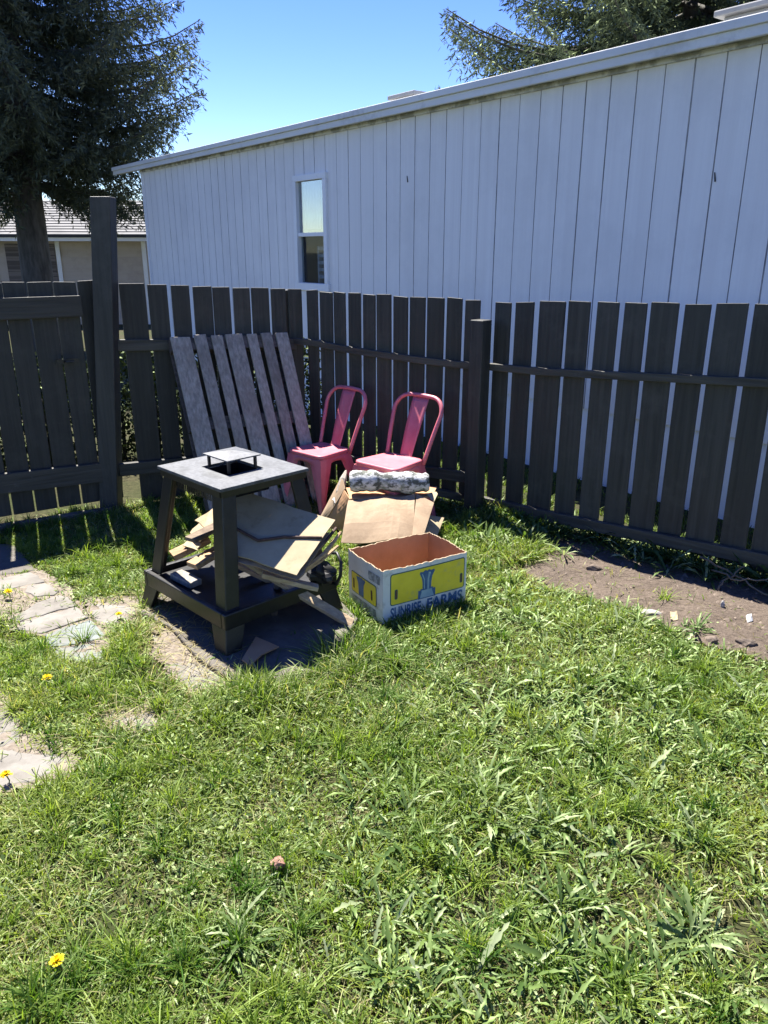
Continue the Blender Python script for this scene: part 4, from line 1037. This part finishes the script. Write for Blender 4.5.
# torn pale wood end leaning left of it
b = MB(); P = [gp(336, 505, .16), gp(340, 492, .24), gp(343, 480, .30), gp(346, 471, .335)]
b.tube(P, [.022, .026, .024, .008], 7); o = b.build('driftwood', M['grey_wood']); setp(o, 'pale splintered wood chunk leaning beside the box under the left pink chair', 'wood')
flatpiece('torn_paper', [gp(333, 500, .2), gp(339, 494, .22), gp(341, 499, .2), gp(335, 503, .19)], .003, M['paper'], 'scrap of white paper left of the log', 'paper', n=4, wave=.004, seed=12, torn=.006)

# fallen rail behind at the fence foot
b = MB(); b.beam(gp(430, 490, .12), gp(472, 500, .05), .05, .05); o = b.build('timber', M['fence_rail'], bevel=.003); setp(o, 'dark timber offcut at the fence foot right of the chairs', 'timber')

# ------------------------------------------------------------------ stones, slab, small things on the ground
STONES = []
DIRT = [[P2(*q) for q in pl] for pl in ([(-60, 572), (36, 566), (62, 582), (82, 604), (108, 632), (112, 656), (60, 655), (38, 642), (-4, 625), (-60, 640)], [(82, 598), (140, 600), (146, 628), (100, 630)], [(146, 622), (190, 640), (240, 680), (222, 696), (180, 694), (152, 660)], [(-60, 688), (8, 696), (30, 720), (84, 752), (70, 776), (20, 792), (-60, 804)], [(98, 714), (162, 706), (164, 730), (104, 740)])]
patch('dirt_path', DIRT, .02, .010, mat_noise('pale_dirt', (.11, .088, .066), (.225, .19, .15), (45, 45, 45), .95, bump=.6, c3=(.15, .12, .09), s3=6))
def stone(px, label, mat='stone', h=.018, name='flagstone', cat='stone', group='flagstones of the old path', seed=0):
    rg = random.Random(seed + len(px)); pts = [gp(u, v, h) for u, v in px]; P = []
    n = len(pts)
    for i in range(n):
        a, c = pts[i], pts[(i + 1) % n]; k = max(2, int((c - a).length / .035))
        for j in range(k):
            p = a.lerp(c, j / k); P.append((p.x + rg.uniform(-.009, .009), p.y + rg.uniform(-.009, .009)))
    STONES.append([(p.x, p.y) for p in pts])
    b = MB(); b.prism(P, -.03, h + rg.uniform(-.003, .003)); o = b.build(name, M[mat], bevel=.006)
    setp(o, label, cat, group); return o
Z5 = lambda l: [(x / 5.908, 560 + y / 5.908) for x, y in l]
stone(Z5([(-120, 140), (0, 103), (195, 66), (272, 126), (150, 148), (0, 178), (-120, 205)]), 'pale flat stone at the left, farthest from the camera beside the fence shade', seed=1)
stone(Z5([(160, 152), (275, 132), (352, 182), (330, 204), (215, 212), (150, 188)]), 'small tan stone just below the farthest pale one', seed=2)
stone(Z5([(52, 352), (245, 236), (345, 206), (402, 218), (452, 268), (390, 284), (110, 362)]), 'long tan stone above a dark crack in the old path', seed=3)
stone(Z5([(92, 410), (118, 368), (395, 292), (462, 272), (525, 340), (390, 384), (250, 432)]), 'tan stone next to the bluish one, on its far side', seed=4)
stone(Z5([(262, 440), (400, 392), (540, 352), (618, 430), (632, 470), (430, 500), (290, 505)]), 'bluish grey stone of the old path', 'stone_blue', seed=5)
stone(Z5([(300, 512), (440, 506), (636, 478), (660, 560), (520, 600), (360, 585)]), 'grey-green stone half sunk in grass below the bluish one', 'stone_blue', .022, seed=6)
stone([(-30, 696), (0, 702), (17, 714), (18, 744), (0, 747), (-30, 750)], 'tan stone at the left edge, above the lowest pale stone', seed=7)
stone([(-40, 750), (0, 749), (60, 755), (73, 762), (31, 781), (0, 788), (-40, 800)], 'lowest pale stone, at the left edge of the lawn', seed=8)
stone([(88, 603), (134, 606), (138, 616), (112, 624), (94, 620)], 'small pinkish stone between the path and the left foot of the fireplace', h=.018, seed=9)
stone([(108, 719), (153, 711), (158, 722), (148, 730), (110, 734)], 'small straw-strewn stone alone in the lawn', h=.015, seed=10)
stone([(150, 634), (186, 643), (231, 676), (222, 688), (190, 690), (166, 664)], 'pale straw-covered paver along the near left side of the fireplace base', h=.012, seed=11)
stone([(-60, 700), (-4, 716), (0, 745), (-60, 760)], 'tan stone cut off by the left frame edge', h=.012, seed=12) if False else None
# the slab under the fireplace
b = MB(); P = [gp(u, v, .035) for u, v in ((140, 612), (172, 628), (196, 656), (238, 684), (300, 682), (338, 650), (358, 618), (318, 578), (236, 556), (182, 572))]
SLAB = [(p.x, p.y) for p in P]; b.prism(SLAB, -.04, .036); o = b.build('concrete_slab', M['concrete'], bevel=.008); setp(o, kind='structure')
# kerb under the gate
b = MB(); k0, k1 = Vector((-3.1, 4.24, 0)), Vector((-1.86, 4.99, 0)); b.beam(k0 + Vector((0, 0, .005)), k1 + Vector((0, 0, .005)), .05, .07, nseg=8); o = b.build('kerb', M['concrete'], bevel=.008); setp(o, kind='structure')
# pad of dark paving left of the kerb
PATHP = [gp(u, v)[:2] for u, v in ((-140, 545), (14, 546), (36, 572), (0, 577), (-140, 600))]
b = MB(); b.prism(PATHP, -.03, .012); o = b.build('path', M['concrete'], bevel=.004); setp(o, kind='structure')

def pebble(name, u, v, r_, mat, label, cat, sc=(1, .8, .5), seed=0, group=None, z=.01):
    rg = random.Random(seed); c = gp(u, v); c.z = float(gz(c.x, c.y)) + z
    bm = bmesh.new(); bmesh.ops.create_icosphere(bm, subdivisions=2, radius=1)
    ph = [rg.uniform(0, 6) for _ in range(6)]; rz = rg.uniform(0, 3)
    for v_ in bm.verts:
        n = v_.co.normalized(); k = 1 + .16 * math.sin(3 * n.x + ph[0]) + .14 * math.sin(4 * n.y + ph[1]) + .1 * math.sin(6 * n.z + 5 * n.x + ph[2])
        q = Vector((n.x * sc[0] * k, n.y * sc[1] * k, n.z * sc[2] * k)) * r_; v_.co = Matrix.Rotation(rz, 3, 'Z') @ q
    me = bpy.data.meshes.new(name); bm.to_mesh(me); bm.free(); me.materials.append(mat)
    o = bpy.data.objects.new(name, me); COL.objects.link(o); o.location = c
    setp(o, label, cat, group); return o
pebble('clod', 278, 873, .026, M['clod'], 'reddish brown lump lying in the near lawn', 'clod', seed=3, z=.035)
pebble('pebble', 650, 616, .050, M['pebble'], 'largest flat whitish stone on the bare soil', 'stone', (1.15, .5, .35), seed=5)
pebble('pebble', 634, 612, .022, M['pebble'], 'small pale stone just left of the largest whitish one on the soil', 'stone', seed=6)
flatpiece('paper_scrap', [gp(670, 612, .03), gp(677, 611, .04), gp(678, 620, .02), gp(671, 621, .02)], .003, M['card_pale'], 'cream paper scrap on the soil right of the largest whitish stone', 'paper', n=3, wave=.003, seed=15)
pebble('pebble', 722, 610, .02, M['pebble'], 'small upright pale stone on the soil at the shade edge', 'stone', (.6, .6, 1), seed=7, z=.02)
flatpiece('paper_scrap', [gp(746, 615, .03), gp(752, 614, .045), gp(753, 621, .02), gp(747, 622, .02)], .003, M['paper'], 'white paper scrap on the soil near the right edge', 'paper', n=3, wave=.003, seed=16)
pebble('clod', 594, 570, .045, M['soilclod'], 'dark lump at the shade edge of the bare soil', 'clod', (1.2, .6, .5), seed=8)
pebble('clod', 745, 647, .04, M['soilclod'], 'dark clod on the soil beside the lawn, larger of two', 'clod', (1.2, .6, .5), seed=9)
pebble('clod', 710, 644, .03, M['soilclod'], 'dark clod on the soil beside the lawn, smaller of two', 'clod', (1, .8, .7), seed=10)
# crumbs of soil, more than one could count
rg = np.random.default_rng(3); n = 2600
cxs = rg.uniform(.4, 3.1, n); cys = rg.uniform(2.3, 4.9, n); k = in_poly(cxs, cys, SOIL); cxs, cys = cxs[k], cys[k]
n = len(cxs); rr = rg.gamma(1.2, .0048, n) + .002
tet = np.array([[1, 0, -.5], [-.5, .87, -.5], [-.5, -.87, -.5], [.1, .05, .75]])
V = np.zeros((n, 4, 3)); an = rg.uniform(0, 6.28, n); ca, sa = np.cos(an), np.sin(an)
V[..., 0] = cxs[:, None] + rr[:, None] * (tet[:, 0] * ca[:, None] - tet[:, 1] * sa[:, None]); V[..., 1] = cys[:, None] + rr[:, None] * (tet[:, 0] * sa[:, None] + tet[:, 1] * ca[:, None])
V[..., 2] = (gz(cxs, cys) + .012)[:, None] + rr[:, None] * tet[:, 2] * .8
T = np.array([[0, 1, 3], [1, 2, 3], [2, 0, 3]]); Q = (np.arange(n)[:, None, None] * 4 + T).reshape(-1, 3)
o = np_mesh('soil_crumbs', V.reshape(-1, 3), Q, M['soilclod']); setp(o, kind='stuff', cat='soil', label='loose crumbs of soil and grit on the bare bed')

# dry twigs at the right fence foot
for i, (pts, lab) in enumerate([([(700, 556, .12), (735, 575, .08), (768, 596, .03), (800, 600, .02)], 'long dry twig arching along the foot of the right fence'),
                                ([(712, 570, .06), (740, 580, .10), (775, 578, .12)], 'dry twig lying flat against the foot of the right fence'),
                                ([(716, 590, .02), (728, 578, .07), (745, 566, .14)], 'short dry twig standing up in the fence shade')]):
    b = MB(); P = [gp(*p) for p in pts]; PP = []
    for a, c in zip(P[:-1], P[1:]):
        for k in range(4): PP.append(a.lerp(c, k / 4) + Vector((random.uniform(-.012, .012), random.uniform(-.012, .012), random.uniform(-.008, .008))))
    PP.append(P[-1]); b.tube(PP, [.006 - .003 * k / len(PP) for k in range(len(PP))], 6); o = b.build('twig', M['twig'], smooth=True); setp(o, lab, 'twig')

# ------------------------------------------------------------------ lawn, weeds, flowers
YARD = [(-6.5, 2.2), (P_GATE_L.x, P_GATE_L.y - .02), (P_GATE_R.x, P_GATE_R.y - .02), (P_CORNER.x, P_CORNER.y - .02), (P_POST.x, P_POST.y - .02), (P_RIGHT.x, P_RIGHT.y - .02), (4.2, 1.8), (3.2, .3), (-3.4, .3)]
def cone(x, y, m=220, pad=.6):
    fw = y * CP + EYE * SP
    return (np.abs(x) < fw * (384 + m) / F_PX + pad) & (y > .75)
BX_POLY = [(BX0 + ux * a + uy * c)[:2] for a, c in ((0, 0), (bw_, 0), (bw_, bd_), (0, bd_))]
CARD_POLY = [gp(u, v)[:2] for u, v in ((322, 527), (343, 541), (428, 541), (442, 536), (436, 512), (350, 508))]
def seg_dist(x, y, a, b):
    ax_, ay_ = a; bx_, by_ = b; dx, dy = bx_ - ax_, by_ - ay_; q = np.clip(((x - ax_) * dx + (y - ay_) * dy) / (dx * dx + dy * dy), 0, 1)
    return np.hypot(x - ax_ - q * dx, y - ay_ - q * dy)
def blob(x, y, u, v, r_):
    p = gp(u, v); return np.exp(-((x - p.x) ** 2 + (y - p.y) ** 2) / (r_ * r_))
def density(x, y):
    d = .42 + 1.0 * np.clip((fbm(x, y, 2.4, 0) - .28) * 2.2, 0, 1)
    jx = x + (fbm(x, y, 7, 2) - .5) * .26; jy = y + (fbm(x, y, 7, 4) - .5) * .26
    for s_ in STONES: d = np.where(in_poly(x + (jx - x) * .35, y + (jy - y) * .35, s_), 0.012, d)
    for s_ in DIRT: d = np.where(in_poly(jx, jy, s_) & (d > .1), .22 * d, d)
    d = np.where(in_poly(jx, jy - .02, SLAB), .03, d)
    d = np.where(in_poly(x, y, BX_POLY) | in_poly(x, y, CARD_POLY) | in_poly(x, y, PATHP), 0, d)
    d = np.where(in_poly(jx, jy, SOIL), .018, d)
    for bpoly in BARE: d = np.where(in_poly(jx, jy, bpoly), .22, d)
    # the worn strip in front of the fireplace and the straw patch
    for u, v, r_, k in ((168, 640, .13, .9), (205, 668, .13, .9), (185, 655, .12, .9), (130, 608, .12, .7), (20, 600, .14, .7), (10, 640, .12, .5), (215, 690, .08, .7), (395, 690, .10, .6), (120, 905, .12, .5), (620, 850, .10, .5)):
        d = d * (1 - k * blob(x, y, u, v, r_))
    d = np.where((y < 3.2) & (x < -.2), d * 1.1, d)
    return np.clip(d, 0, 1.5)
def heightf(x, y):
    h = .030 + .035 * fbm(x, y, 1.7, 6) + .012 * (vnoise(x, y, 9, 7) - .5)
    for u, v, r_, a in ((250, 715, .26, .045), (350, 690, .28, .04), (420, 720, .3, .025), (510, 552, .20, .07), (460, 560, .18, .04), (440, 622, .16, .05), (160, 690, .18, .02),
                        (150, 620, .12, .04), (120, 650, .16, .04), (490, 525, .22, .07), (440, 530, .16, .03), (20, 840, .25, .02), (350, 660, .14, .05), (40, 690, .2, .03), (455, 820, .2, .03)):
        h = h + a * blob(x, y, u, v, r_)
    fd_ = np.minimum(seg_dist(x, y, P_POST, P_RIGHT), seg_dist(x, y, P_CORNER, P_POST))
    h = h + .06 * np.exp(-(fd_ / .11) ** 2) + .03 * np.exp(-(seg_dist(x, y, P_GATE_R, P_CORNER) / .3) ** 2)
    return h
def scatter(n, box_=(-5.2, 4.6, .75, 5.8), cond=None):
    x = RNG.uniform(box_[0], box_[1], n); y = RNG.uniform(box_[2], box_[3], n)
    k = cone(x, y) & in_poly(x, y, YARD)
    return x[k], y[k]
def blades(x, y, h, wdt, lean, tint):
    n = len(x); az = RNG.uniform(0, 2 * np.pi, n)
    d = np.stack([np.cos(az), np.sin(az), np.zeros(n)], 1)
    # the flat of the blade is turned a random way about its axis
    fa = az + np.pi / 2 + RNG.normal(0, .5, n); s_ = np.stack([np.cos(fa), np.sin(fa), RNG.normal(0, .25, n)], 1)
    b0 = np.stack([x, y, gz(x, y) - .004], 1)
    V = np.zeros((n, 4, 2, 3))
    for i, (q, wq) in enumerate(((0, .8), (.38, 1), (.75, .72), (1, .06))):
        c = b0 + d * (h * lean * q ** 1.7)[:, None]; c[:, 2] += h * q * (1 - .42 * np.clip(lean, 0, 1.6) * q)
        V[:, i, 0] = c - s_ * (wdt * wq / 2)[:, None]; V[:, i, 1] = c + s_ * (wdt * wq / 2)[:, None]
    base = np.arange(n)[:, None, None] * 8
    qd = np.array([[0, 1, 3, 2], [2, 3, 5, 4], [4, 5, 7, 6]])[None]
    T = np.repeat(tint[:, None, :], 8, 1)
    return V.reshape(-1, 3), (base + qd).reshape(-1, 4), T.reshape(-1, 3)
def cmix(a, b, f): return np.array(a)[None] * (1 - f[:, None]) + np.array(b)[None] * f[:, None]

parts = []
x, y = scatter(1050000)
k = RNG.random(len(x)) * 1.5 < density(x, y) * np.clip(1.25 - .10 * y, .7, 1.2); x, y = x[k], y[k]
n = len(x)
h = heightf(x, y) * RNG.uniform(.5, 1.3, n) * (.62 + .8 * vnoise(x, y, 8, 3) * (vnoise(x, y, 3.1, 1) + .5))
f = np.clip(fbm(x, y, 1.3, 2) * 1.5 - .3 + RNG.normal(0, .22, n), 0, 1)
tint = cmix((.066, .128, .014), (.255, .305, .055), f)
dry = RNG.random(n) < .06 + .55 * np.clip(fbm(x, y, 2.3, 5) - .5, 0, 1) * 2
tint[dry] = cmix((.36, .31, .17), (.26, .25, .10), RNG.random(dry.sum()))
highlit = RNG.random(n) < .05 + .22 * np.clip(fbm(x, y, 2.2, 6) - .36, 0, 1) * 2  # random paler blades, highlights put into the tint
tint[highlit] = cmix((.24, .29, .12), (.36, .39, .21), RNG.random(highlit.sum()))
parts.append(blades(x, y, h, RNG.uniform(.0020, .0042, n) * (1 + .10 * y), np.clip(RNG.gamma(3, .28, n), .15, 2.0), tint))
# taller tufts
nt0 = 1150; tx, ty = scatter(nt0 * 8); k = RNG.random(len(tx)) < np.clip(density(tx, ty), 0, 1) * np.clip((fbm(tx, ty, 1.5, 1) - .30) * 3, .05, 1); tx, ty = tx[k], ty[k]
m = 46; n0 = len(tx); x = np.repeat(tx, m) + RNG.normal(0, .014, n0 * m); y = np.repeat(ty, m) + RNG.normal(0, .014, n0 * m); n = n0 * m
hs_ = np.repeat(RNG.uniform(.03, .115, n0) + .6 * np.clip(heightf(tx, ty) - .06, 0, .1), m)
tint = cmix((.042, .105, .014), (.21, .28, .05), np.clip(np.repeat(RNG.random(n0), m) + RNG.normal(0, .16, n), 0, 1))
parts.append(blades(x, y, hs_ * RNG.uniform(.5, 1.15, n), RNG.uniform(.0025, .0052, n), np.clip(RNG.gamma(3, .25, n), .1, 1.8), tint))
# straw thatch lying low
x, y = scatter(150000)
k = RNG.random(len(x)) * 1.2 < density(x, y) ** .5 * .8; x, y = x[k], y[k]; n = len(x)
parts.append(blades(x, y, RNG.uniform(.02, .05, n), RNG.uniform(.0018, .0032, n), RNG.uniform(1.5, 2.3, n), cmix((.27, .22, .12), (.14, .12, .05), RNG.random(n))))
# straw on the worn strip
xs_, ys_ = [], []
for u, v, r_ in ((165, 640, .10), (195, 662, .11), (212, 685, .09), (130, 725, .10), (160, 610, .08), (205, 640, .1)):
    p = gp(u, v); xs_.append(RNG.normal(p.x, r_, 90)); ys_.append(RNG.normal(p.y, r_, 90))
x = np.concatenate(xs_); y = np.concatenate(ys_); n = len(x)
pb = blades(x, y, RNG.uniform(.02, .06, n), RNG.uniform(.002, .004, n), RNG.uniform(1.6, 2.4, n), cmix((.42, .34, .20), (.25, .20, .11), RNG.random(n)))
pb[0][:, 2] += .03; parts.append(pb)
def merge(parts):
    off = 0; V = []; Q = []; T = []
    for v, q, t_ in parts: V.append(v); Q.append(q + off); T.append(t_); off += len(v)
    return np.concatenate(V), np.concatenate(Q), np.concatenate(T)
V, Q, T = merge(parts); o = np_mesh('grass', V, Q, M['grass'], T); setp(o, 'sunlit uneven lawn of short grass with dry straw', 'grass', kind='stuff')

def leaves(cx, cy, az, ln, wd, rise, curl, tint, lobes, zoff=0.0, ns=7):
    """broad toothed leaves folded along the midrib, arching out from a crown"""
    n = len(cx)
    d = np.stack([np.cos(az), np.sin(az)], 1); s_ = np.stack([-np.sin(az), np.cos(az)], 1)
    V = np.zeros((n, ns + 1, 3, 3)); z0 = gz(cx, cy) + zoff
    tw = RNG.normal(0, .35, n)
    for i in range(ns + 1):
        q = i / ns
        r_ = ln * (q - .12 * curl * q * q); z = z0 + ln * (rise * q - curl * q * q) + .004
        prof_ = (np.sin(np.pi * (q * .86 + .10)) ** .8) * (.55 + .5 * q) if q < 1 else 0.05
        lob = 1 + min(1, 1) * np.clip(lobes, 0, 1.6) * (.45 if i % 2 else -.45) if 0 < i < ns else 1
        wq = wd * prof_ * lob
        cxq = cx + d[:, 0] * r_; cyq = cy + d[:, 1] * r_
        for j, sd_ in enumerate((-1, 0, 1)):
            V[:, i, j, 0] = cxq + s_[:, 0] * wq * sd_ * .5; V[:, i, j, 1] = cyq + s_[:, 1] * wq * sd_ * .5
            V[:, i, j, 2] = np.maximum(z + (abs(sd_) * .16 + sd_ * tw * .45) * wq, z0 * 1 + .002)
    qd = np.array([[i * 3 + j, i * 3 + j + 1, (i + 1) * 3 + j + 1, (i + 1) * 3 + j] for i in range(ns) for j in range(2)])[None]
    base = np.arange(n)[:, None, None] * (ns + 1) * 3
    T = np.repeat(tint[:, None, :], (ns + 1) * 3, 1)
    return V.reshape(-1, 3), (base + qd).reshape(-1, 4), T.reshape(-1, 3)
def rosettes(x, y, size, nl, rise=(.25, .9), tA=(.05, .095, .022), tB=(.155, .225, .06), lob=1.1, wr=.12, ns=7):
    n = len(x); k = np.repeat(np.arange(n), nl); m = len(k)
    az = RNG.uniform(0, 6.283, n)[k] + np.tile(np.arange(nl), n) * 2.4 + RNG.normal(0, .3, m)
    ln = size[k] * RNG.uniform(.55, 1.1, m)
    f_ = np.clip(RNG.normal(.4, .25, m) + RNG.normal(0, .2, n)[k], 0, 1)
    return leaves(x[k] + np.cos(az) * .006, y[k] + np.sin(az) * .006, az, ln, ln * wr * RNG.uniform(.75, 1.3, m), RNG.uniform(*rise, m), RNG.uniform(.25, .75, m), np.where((RNG.random(m) < .18)[:, None], cmix((.20, .25, .12), (.32, .36, .21), RNG.random(m)), cmix(tA, tB, f_)), lob * RNG.uniform(.4, 1.2, m), ns=ns)
parts = []
def weedmask(x, y):
    d = .30 + .9 * np.clip((fbm(x, y, 1.6, 4) - .36) * 2.4, 0, 1)
    d = d * np.where(x > -.15, 1.25, .75) * np.clip(density(x, y) * 1.2, 0, 1)
    d = d + .25 * blob(x, y, 470, 820, .4) + .3 * blob(x, y, 640, 700, .5)
    return np.where(in_poly(x, y, SOIL), d * .04, d)
x, y = scatter(17000); k = RNG.random(len(x)) < weedmask(x, y); x, y = x[k], y[k]
parts.append(rosettes(x, y, RNG.uniform(.028, .08, len(x)) * (.8 + .6 * (x > -.1)), 9, (.35, 1.2), ns=8))
# weeds in the shade under the right fence
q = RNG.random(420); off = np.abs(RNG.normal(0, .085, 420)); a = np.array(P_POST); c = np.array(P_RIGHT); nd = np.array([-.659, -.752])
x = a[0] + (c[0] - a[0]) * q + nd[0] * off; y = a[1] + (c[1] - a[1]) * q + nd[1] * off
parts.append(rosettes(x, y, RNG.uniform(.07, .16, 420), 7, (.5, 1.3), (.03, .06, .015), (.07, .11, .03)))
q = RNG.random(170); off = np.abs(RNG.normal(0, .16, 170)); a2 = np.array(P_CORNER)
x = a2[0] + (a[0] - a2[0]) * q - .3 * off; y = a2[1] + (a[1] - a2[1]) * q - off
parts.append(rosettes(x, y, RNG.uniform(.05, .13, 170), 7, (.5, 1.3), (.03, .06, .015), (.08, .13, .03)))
x = RNG.normal(gp(505, 540).x, .16, 90); y = RNG.normal(gp(505, 540).y, .14, 90)
parts.append(rosettes(x, y, RNG.uniform(.07, .14, 90), 8, (.6, 1.4), (.05, .10, .02), (.14, .20, .05), .4, .12))
V, Q, T = merge(parts); o = np_mesh('weeds', V, Q, M['weed'], T); setp(o, 'low broad-leaved weeds scattered through the lawn and along the fence', 'weeds', kind='stuff')

# small round-leaved ground cover
x, y = scatter(330000); k = RNG.random(len(x)) < np.clip((fbm(x, y, 1.9, 1) - .36 + .08 * (x > -.1)) * 3, .05, 1) * np.clip(density(x, y), 0, 1) * .8; x, y = x[k], y[k]; n = len(x)
az = RNG.uniform(0, 6.283, n); ln = RNG.uniform(.007, .021, n); ti = RNG.uniform(-.5, .7, n)
d = np.stack([np.cos(az) * np.cos(ti), np.sin(az) * np.cos(ti), np.sin(ti)], 1); s_ = np.stack([-np.sin(az), np.cos(az), RNG.normal(0, .4, n)], 1)
c = np.stack([x, y, gz(x, y) + RNG.uniform(.006, .045, n) * heightf(x, y) / .06], 1)
V = np.stack([c, c + d * ln[:, None] * .55 + s_ * ln[:, None] * .3, c + d * ln[:, None], c + d * ln[:, None] * .55 - s_ * ln[:, None] * .3], 1).reshape(-1, 3)
T = np.repeat(cmix((.05, .09, .018), (.20, .24, .10), RNG.random(n) ** 1.4), 4, 0)
o = np_mesh('ground_cover', V, np.arange(n * 4).reshape(-1, 4), M['weed'], T); setp(o, 'tiny-leaved creeping ground cover between the grass blades', 'ground cover', kind='stuff')

# grass growing beyond the fences, seen through the gaps
x = RNG.uniform(-3.6, 4.2, 60000); y = RNG.uniform(2.6, 8.5, 60000); k = ~in_poly(x, y, YARD) & (y > 2.6) & (fbm(x, y, 2, 3) > .38)
hx = (x - EV.x) * NIN.x + (y - EV.y) * NIN.y; k &= hx < .08
k &= (x > -.75)
x, y = x[k], y[k]; n = len(x)
V, Q, T = blades(x, y, RNG.uniform(.03, .085, n), RNG.uniform(.006, .011, n), RNG.uniform(.2, 1.2, n), cmix((.05, .085, .016), (.12, .16, .04), RNG.random(n)))
o = np_mesh('grass', V, Q, M['grass'], T); setp(o, 'rough grass beyond the fences glimpsed through the gaps', 'grass', kind='stuff')

# clear single plants
def clump(u, v, size, nl, label, pale=True, lob=.9, wr=.10):
    p = gp(u, v)
    V, Q, T = rosettes(p.x + RNG.normal(0, size * .28, 4), p.y + RNG.normal(0, size * .22, 4), size * RNG.uniform(.6, .95, 4), int(nl * .8), (.35, 1.25), (.06, .105, .03) if pale else (.045, .09, .02), (.15, .20, .075) if pale else (.11, .16, .04), lob, wr, 11)
    V = V - np.array([p.x, p.y, 0]); o = np_mesh('dandelion_plant', V, Q, M['weed'], T); o.location = (p.x, p.y, 0)
    setp(o, label, 'weed', 'leafy weed plants in the lawn')
clump(478, 812, 0.170, 27, 'largest pale dandelion plant with long toothed leaves, mid lawn')
clump(530, 842, 0.145, 23, 'pale dandelion plant just right of and nearer than the largest one')
clump(548, 905, 0.111, 20, 'green dandelion plant below the pale pair, near the bottom', False)
clump(690, 842, 0.111, 22, 'spiky-leaved dandelion plant by the bare patch at the right')
clump(700, 945, 0.145, 23, 'big pale dandelion plant nearest the bottom right corner')
clump(240, 945, 0.111, 20, 'whitish flat dandelion plant near the bottom, right of a yellow flower', True, .9)
clump(150, 612, 0.102, 23, 'bright green weed clump between the path and the fireplace foot', False, .4)
clump(228, 670, 0.068, 15, 'small yellow-green weed at the near foot of the fireplace', True, .4)
clump(255, 898, 0.068, 15, 'small pale weed just below the reddish lump in the lawn')
clump(600, 760, 0.119, 20, 'green dandelion plant in the right half of the lawn above the pale pair', False)
clump(690, 632, 0.111, 22, 'bright green dandelion plant on the edge of the bare soil', False)
clump(640, 625, 0.102, 20, 'leafy weed plant at the soil edge left of the bright green one', False)
clump(236, 655, .11, 16, 'dark green weed clump added over the near foot of the fireplace, where shade hides it', False, .5)  # added plant, hides the foot in place of dark shade
clump(120, 745, 0.102, 22, 'dark green weed clump right of the lowest pale stone', False, .5)

def flower(u, v, hgt, label, r_=.019):
    p = gp(u, v, hgt); b = empty('dandelion', (p.x, p.y, 0), 0, label, 'flower')
    m = MB(); m.tube([(0, .0, 0), (.006, .004, hgt * .5), (0, 0, hgt)], .0022, 6); m.build('stem', M['stemgreen'], b, local=True)
    n = 110; az = RNG.uniform(0, 6.283, n); el = RNG.uniform(.05, 1.45, n); ln = r_ * RNG.uniform(.8, 1.1, n)
    d = np.stack([np.cos(az) * np.cos(el), np.sin(az) * np.cos(el), np.sin(el) * .6], 1); s_ = np.stack([-np.sin(az), np.cos(az), 0 * az], 1)
    c = np.tile(np.array([0, 0, hgt]), (n, 1)); e = c + d * ln[:, None]; wv_ = s_ * .0022
    V = np.stack([c - wv_ * .4, e - wv_, e + wv_, c + wv_ * .4], 1).reshape(-1, 3)
    T = np.repeat(cmix((.78, .56, .01), (.85, .70, .03), RNG.random(n)), 4, 0)
    np_mesh('flower_head', V, np.arange(n * 4).reshape(-1, 4), M['petal'], T, b)
M['stemgreen'] = mat_noise('stem_green', (.10, .14, .04), (.16, .18, .07), (30, 30, 30), .5)
flower(57, 961, .055, 'yellow dandelion flower nearest the camera, bottom left')
flower(8, 592, .05, 'yellow dandelion flower between the pale stones by the left edge', .024)
flower(47, 678, .05, 'yellow dandelion flower in the grass below the bluish stone', .022)
flower(6, 775, .05, 'yellow dandelion flower beside the lowest pale stone', .020)
flower(119, 614, .04, 'yellow dandelion flower between the path and the fireplace', .016)
